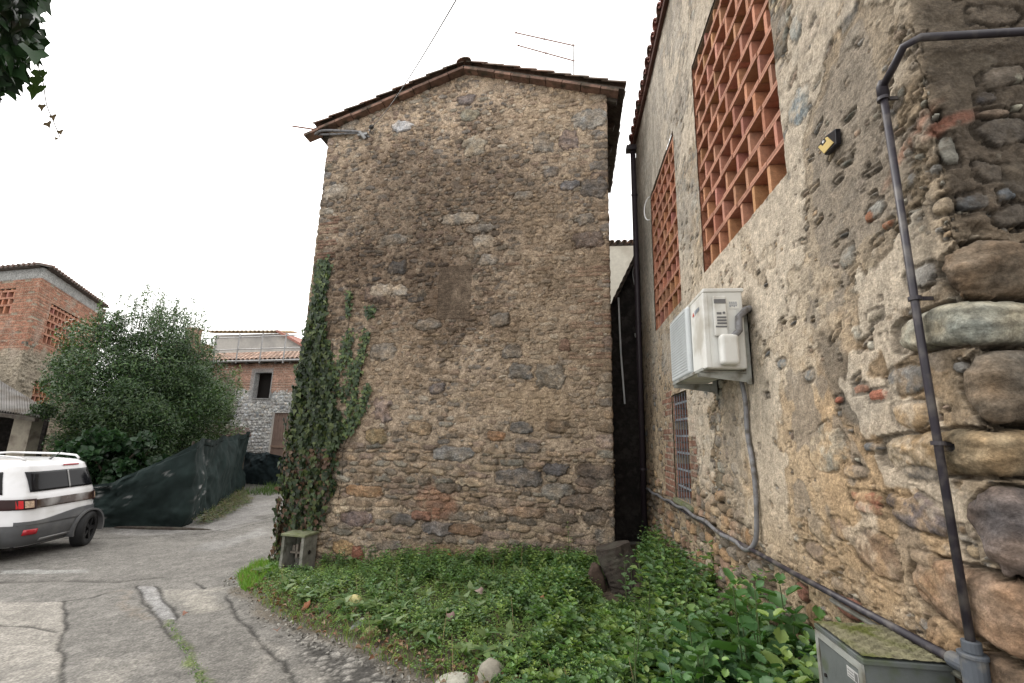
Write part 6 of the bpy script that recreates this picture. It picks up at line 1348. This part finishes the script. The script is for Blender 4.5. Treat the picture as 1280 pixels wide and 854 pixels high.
# ---------------------------------------------------------------- big evergreen bush and its neighbours
def bush(name, label, c, R3, nl, ls, seed, cols, nclump=60, trunk_r=.12, sprouts=0, shape='narrow', squash=.8, zlow=0, cat='tree'):
    r2 = np.random.RandomState(seed); g = float(gz(c[0])); t_ = thing(name, label, cat, (c[0], c[1], g)); c = np.array([0, 0, c[2] - g]); R3 = np.array(R3)
    ce = []
    while len(ce) < nclump:
        v = r2.normal(0, 1, 3); v /= np.linalg.norm(v); rr = r2.uniform(.35, .95) ** .6; p = c + v * R3 * rr
        if p[2] > zlow: ce.append((p, r2.uniform(.16, .46) * R3.min() * (1.1 - .35 * rr)))
    for _k in range(nclump // 4):
        v = r2.normal(0, 1, 3); v /= np.linalg.norm(v); p = c + v * R3 * r2.uniform(.05, .5); ce.append((p, .42 * R3.min()))
    P_, N_ = [], []; leaf_tone = []
    per = nl // len(ce)
    for p, r_ in ce:
        v = r2.normal(0, 1, (per, 3)); v /= np.linalg.norm(v, axis=1)[:, None]; rad = r_ * r2.uniform(.55, 1.12, (per, 1)) ; q = p + v * rad * np.array([1, 1, squash]); P_.append(q); N_.append(v * .7 + (q - c) / R3 * .5 + np.array([0, 0, .4])); leaf_tone.append(np.full(per, r2.uniform(.75, 1.25)))  # one random tone for each leaf clump
    mb = MB(); mb.tube([(0, 0, -.1), (.1, .05, c[2] * .5), (0, 0, c[2])], [trunk_r, trunk_r * .8, trunk_r * .5], 10)
    br = MB()
    for k in range(min(26, nclump)):
        p = ce[k][0]; s0_ = np.array([0, 0, c[2] * r2.uniform(.2, .8)]); m_ = (s0_ + p) / 2 + r2.normal(0, .15, 3); br.tube(spline([s0_, m_, p], 4), [trunk_r * .4] * 4 + [trunk_r * .2] * 5, 6)
    for k in range(sprouts):       # thin upright shoots at the top
        a = r2.uniform(0, 6.28); rr = r2.uniform(0, .85); b = c + np.array([math.cos(a) * R3[0] * rr, math.sin(a) * R3[1] * rr, R3[2] * math.sqrt(1 - rr * rr) * .9]); hgt = r2.uniform(.35, 1.25); m_ = 40
        tt = r2.rand(m_, 1); P_.append(b + np.array([0, 0, 1]) * tt * hgt + r2.normal(0, .05, (m_, 3)) * (1.3 - tt)); N_.append(r2.normal(0, 1, (m_, 3))); leaf_tone.append(np.full(m_, 1.5)); br.tube([b - (0, 0, .3), b + (0, 0, hgt * .95)], [.012, .005], 4)
    P_ = np.concatenate(P_); N_ = np.concatenate(N_); leaf_tone = np.concatenate(leaf_tone); n = len(P_)
    k = P_[:, 2] > -.0; P_, N_, leaf_tone = P_[k], N_[k], leaf_tone[k]; n = len(P_); N_ = N_ + r2.normal(0, .45, (n, 3)); d = r2.normal(0, 1, (n, 3)) + np.array([0, 0, .3])
    cl = np.array(cols)[r2.randint(len(cols), size=n)] * leaf_tone[:, None] * r2.uniform(.75, 1.25, (n, 1))
    leaves('crown', P_, N_, d, ls * r2.uniform(.7, 1.3, n), cl, M['tree'], t_, shape=shape, fold=.5)
    mb.build('trunk', M['bark'], t_); br.build('limbs', M['bark'], t_); return t_
EG = [(.034, .070, .026), (.048, .088, .032), (.028, .054, .024), (.072, .115, .042)]
bush('evergreen_tree', 'big dense dark evergreen bush behind the car and the netting', (-13.4, 12.9, 2.35), (2.35, 2.2, 2.95), 120000, .10, 1, EG, 135, sprouts=46, zlow=.2)
bush('olive_tree', 'lighter grey-green tree at the right side of the big dark bush', (-14.3, 16.4, 1.9), (1.75, 1.5, 2.1), 24000, .12, 2, [(.075, .11, .055), (.09, .13, .06), (.06, .09, .045)], 60, sprouts=16)
bush('laurel_shrub', 'low dark broad-leaved shrub overhanging the netting beside the car', (-11.9, 10.9, .55), (1.5, .8, 1.1), 9000, .16, 3, [(.02, .05, .022), (.03, .065, .03), (.025, .055, .02)], 36, shape='oval', cat='shrub')
bush('climbing_shrub', 'loose shrub spilling over the top of the netting below the rusty roof', (-12.6, 13.2, .9), (1.0, 1.3, .8), 9000, .11, 5, [(.05, .09, .035), (.08, .12, .05), (.035, .06, .03)], 30, cat='shrub')
# weed patch at the foot of the netting
rg = np.random.RandomState(8); a_, b_, c_, d_ = [gnd(*p) for p in ((238, 658), (303, 614), (312, 628), (262, 656))]; n = 1500; u = rg.rand(n, 1) ** .8; v = rg.rand(n, 1)
q = (a_ * (1 - u) + b_ * u) * (1 - v) + (d_ * (1 - u) + c_ * u) * v; q += rg.normal(0, .10, (n, 3)); q[:, 2] = gz(q[:, 0]) + .01; h = rg.uniform(.05, .22, n) * (1 - .5 * v[:, 0])
w_ = whorl(q, h, rg.uniform(.03, .07, n), nodes=3, green=np.array([(.10, .13, .05), (.07, .11, .04), (.17, .13, .08), (.13, .10, .07), (.14, .17, .06)]))
tag(leaves('verge_weeds', *w_, M['leaf'], shape='oval'), 'brown and green weeds at the foot of the netting on the bend', 'weeds', kind='stuff')
a_, b_ = gnd(356, 612), gnd(352, 640); n = 500; q = np.stack([rg.uniform(-11.6, -10.4, n), rg.uniform(15.6, 17.6, n)], 1); q3 = np.stack([q[:, 0], q[:, 1], gz(q[:, 0])], 1)
tag(leaves('roadside_grass', q3, rg.normal(0, 1, (n, 3)), np.stack([rg.normal(0, .4, n), rg.normal(0, .4, n), np.ones(n)], 1), rg.uniform(.15, .4, n), np.array([.08, .13, .04]) * rg.uniform(.6, 1.4, (n, 1)), M['leaf'], shape='blade', fold=.8), 'roadside grass in front of the short blue-green netting', 'grass', kind='stuff')
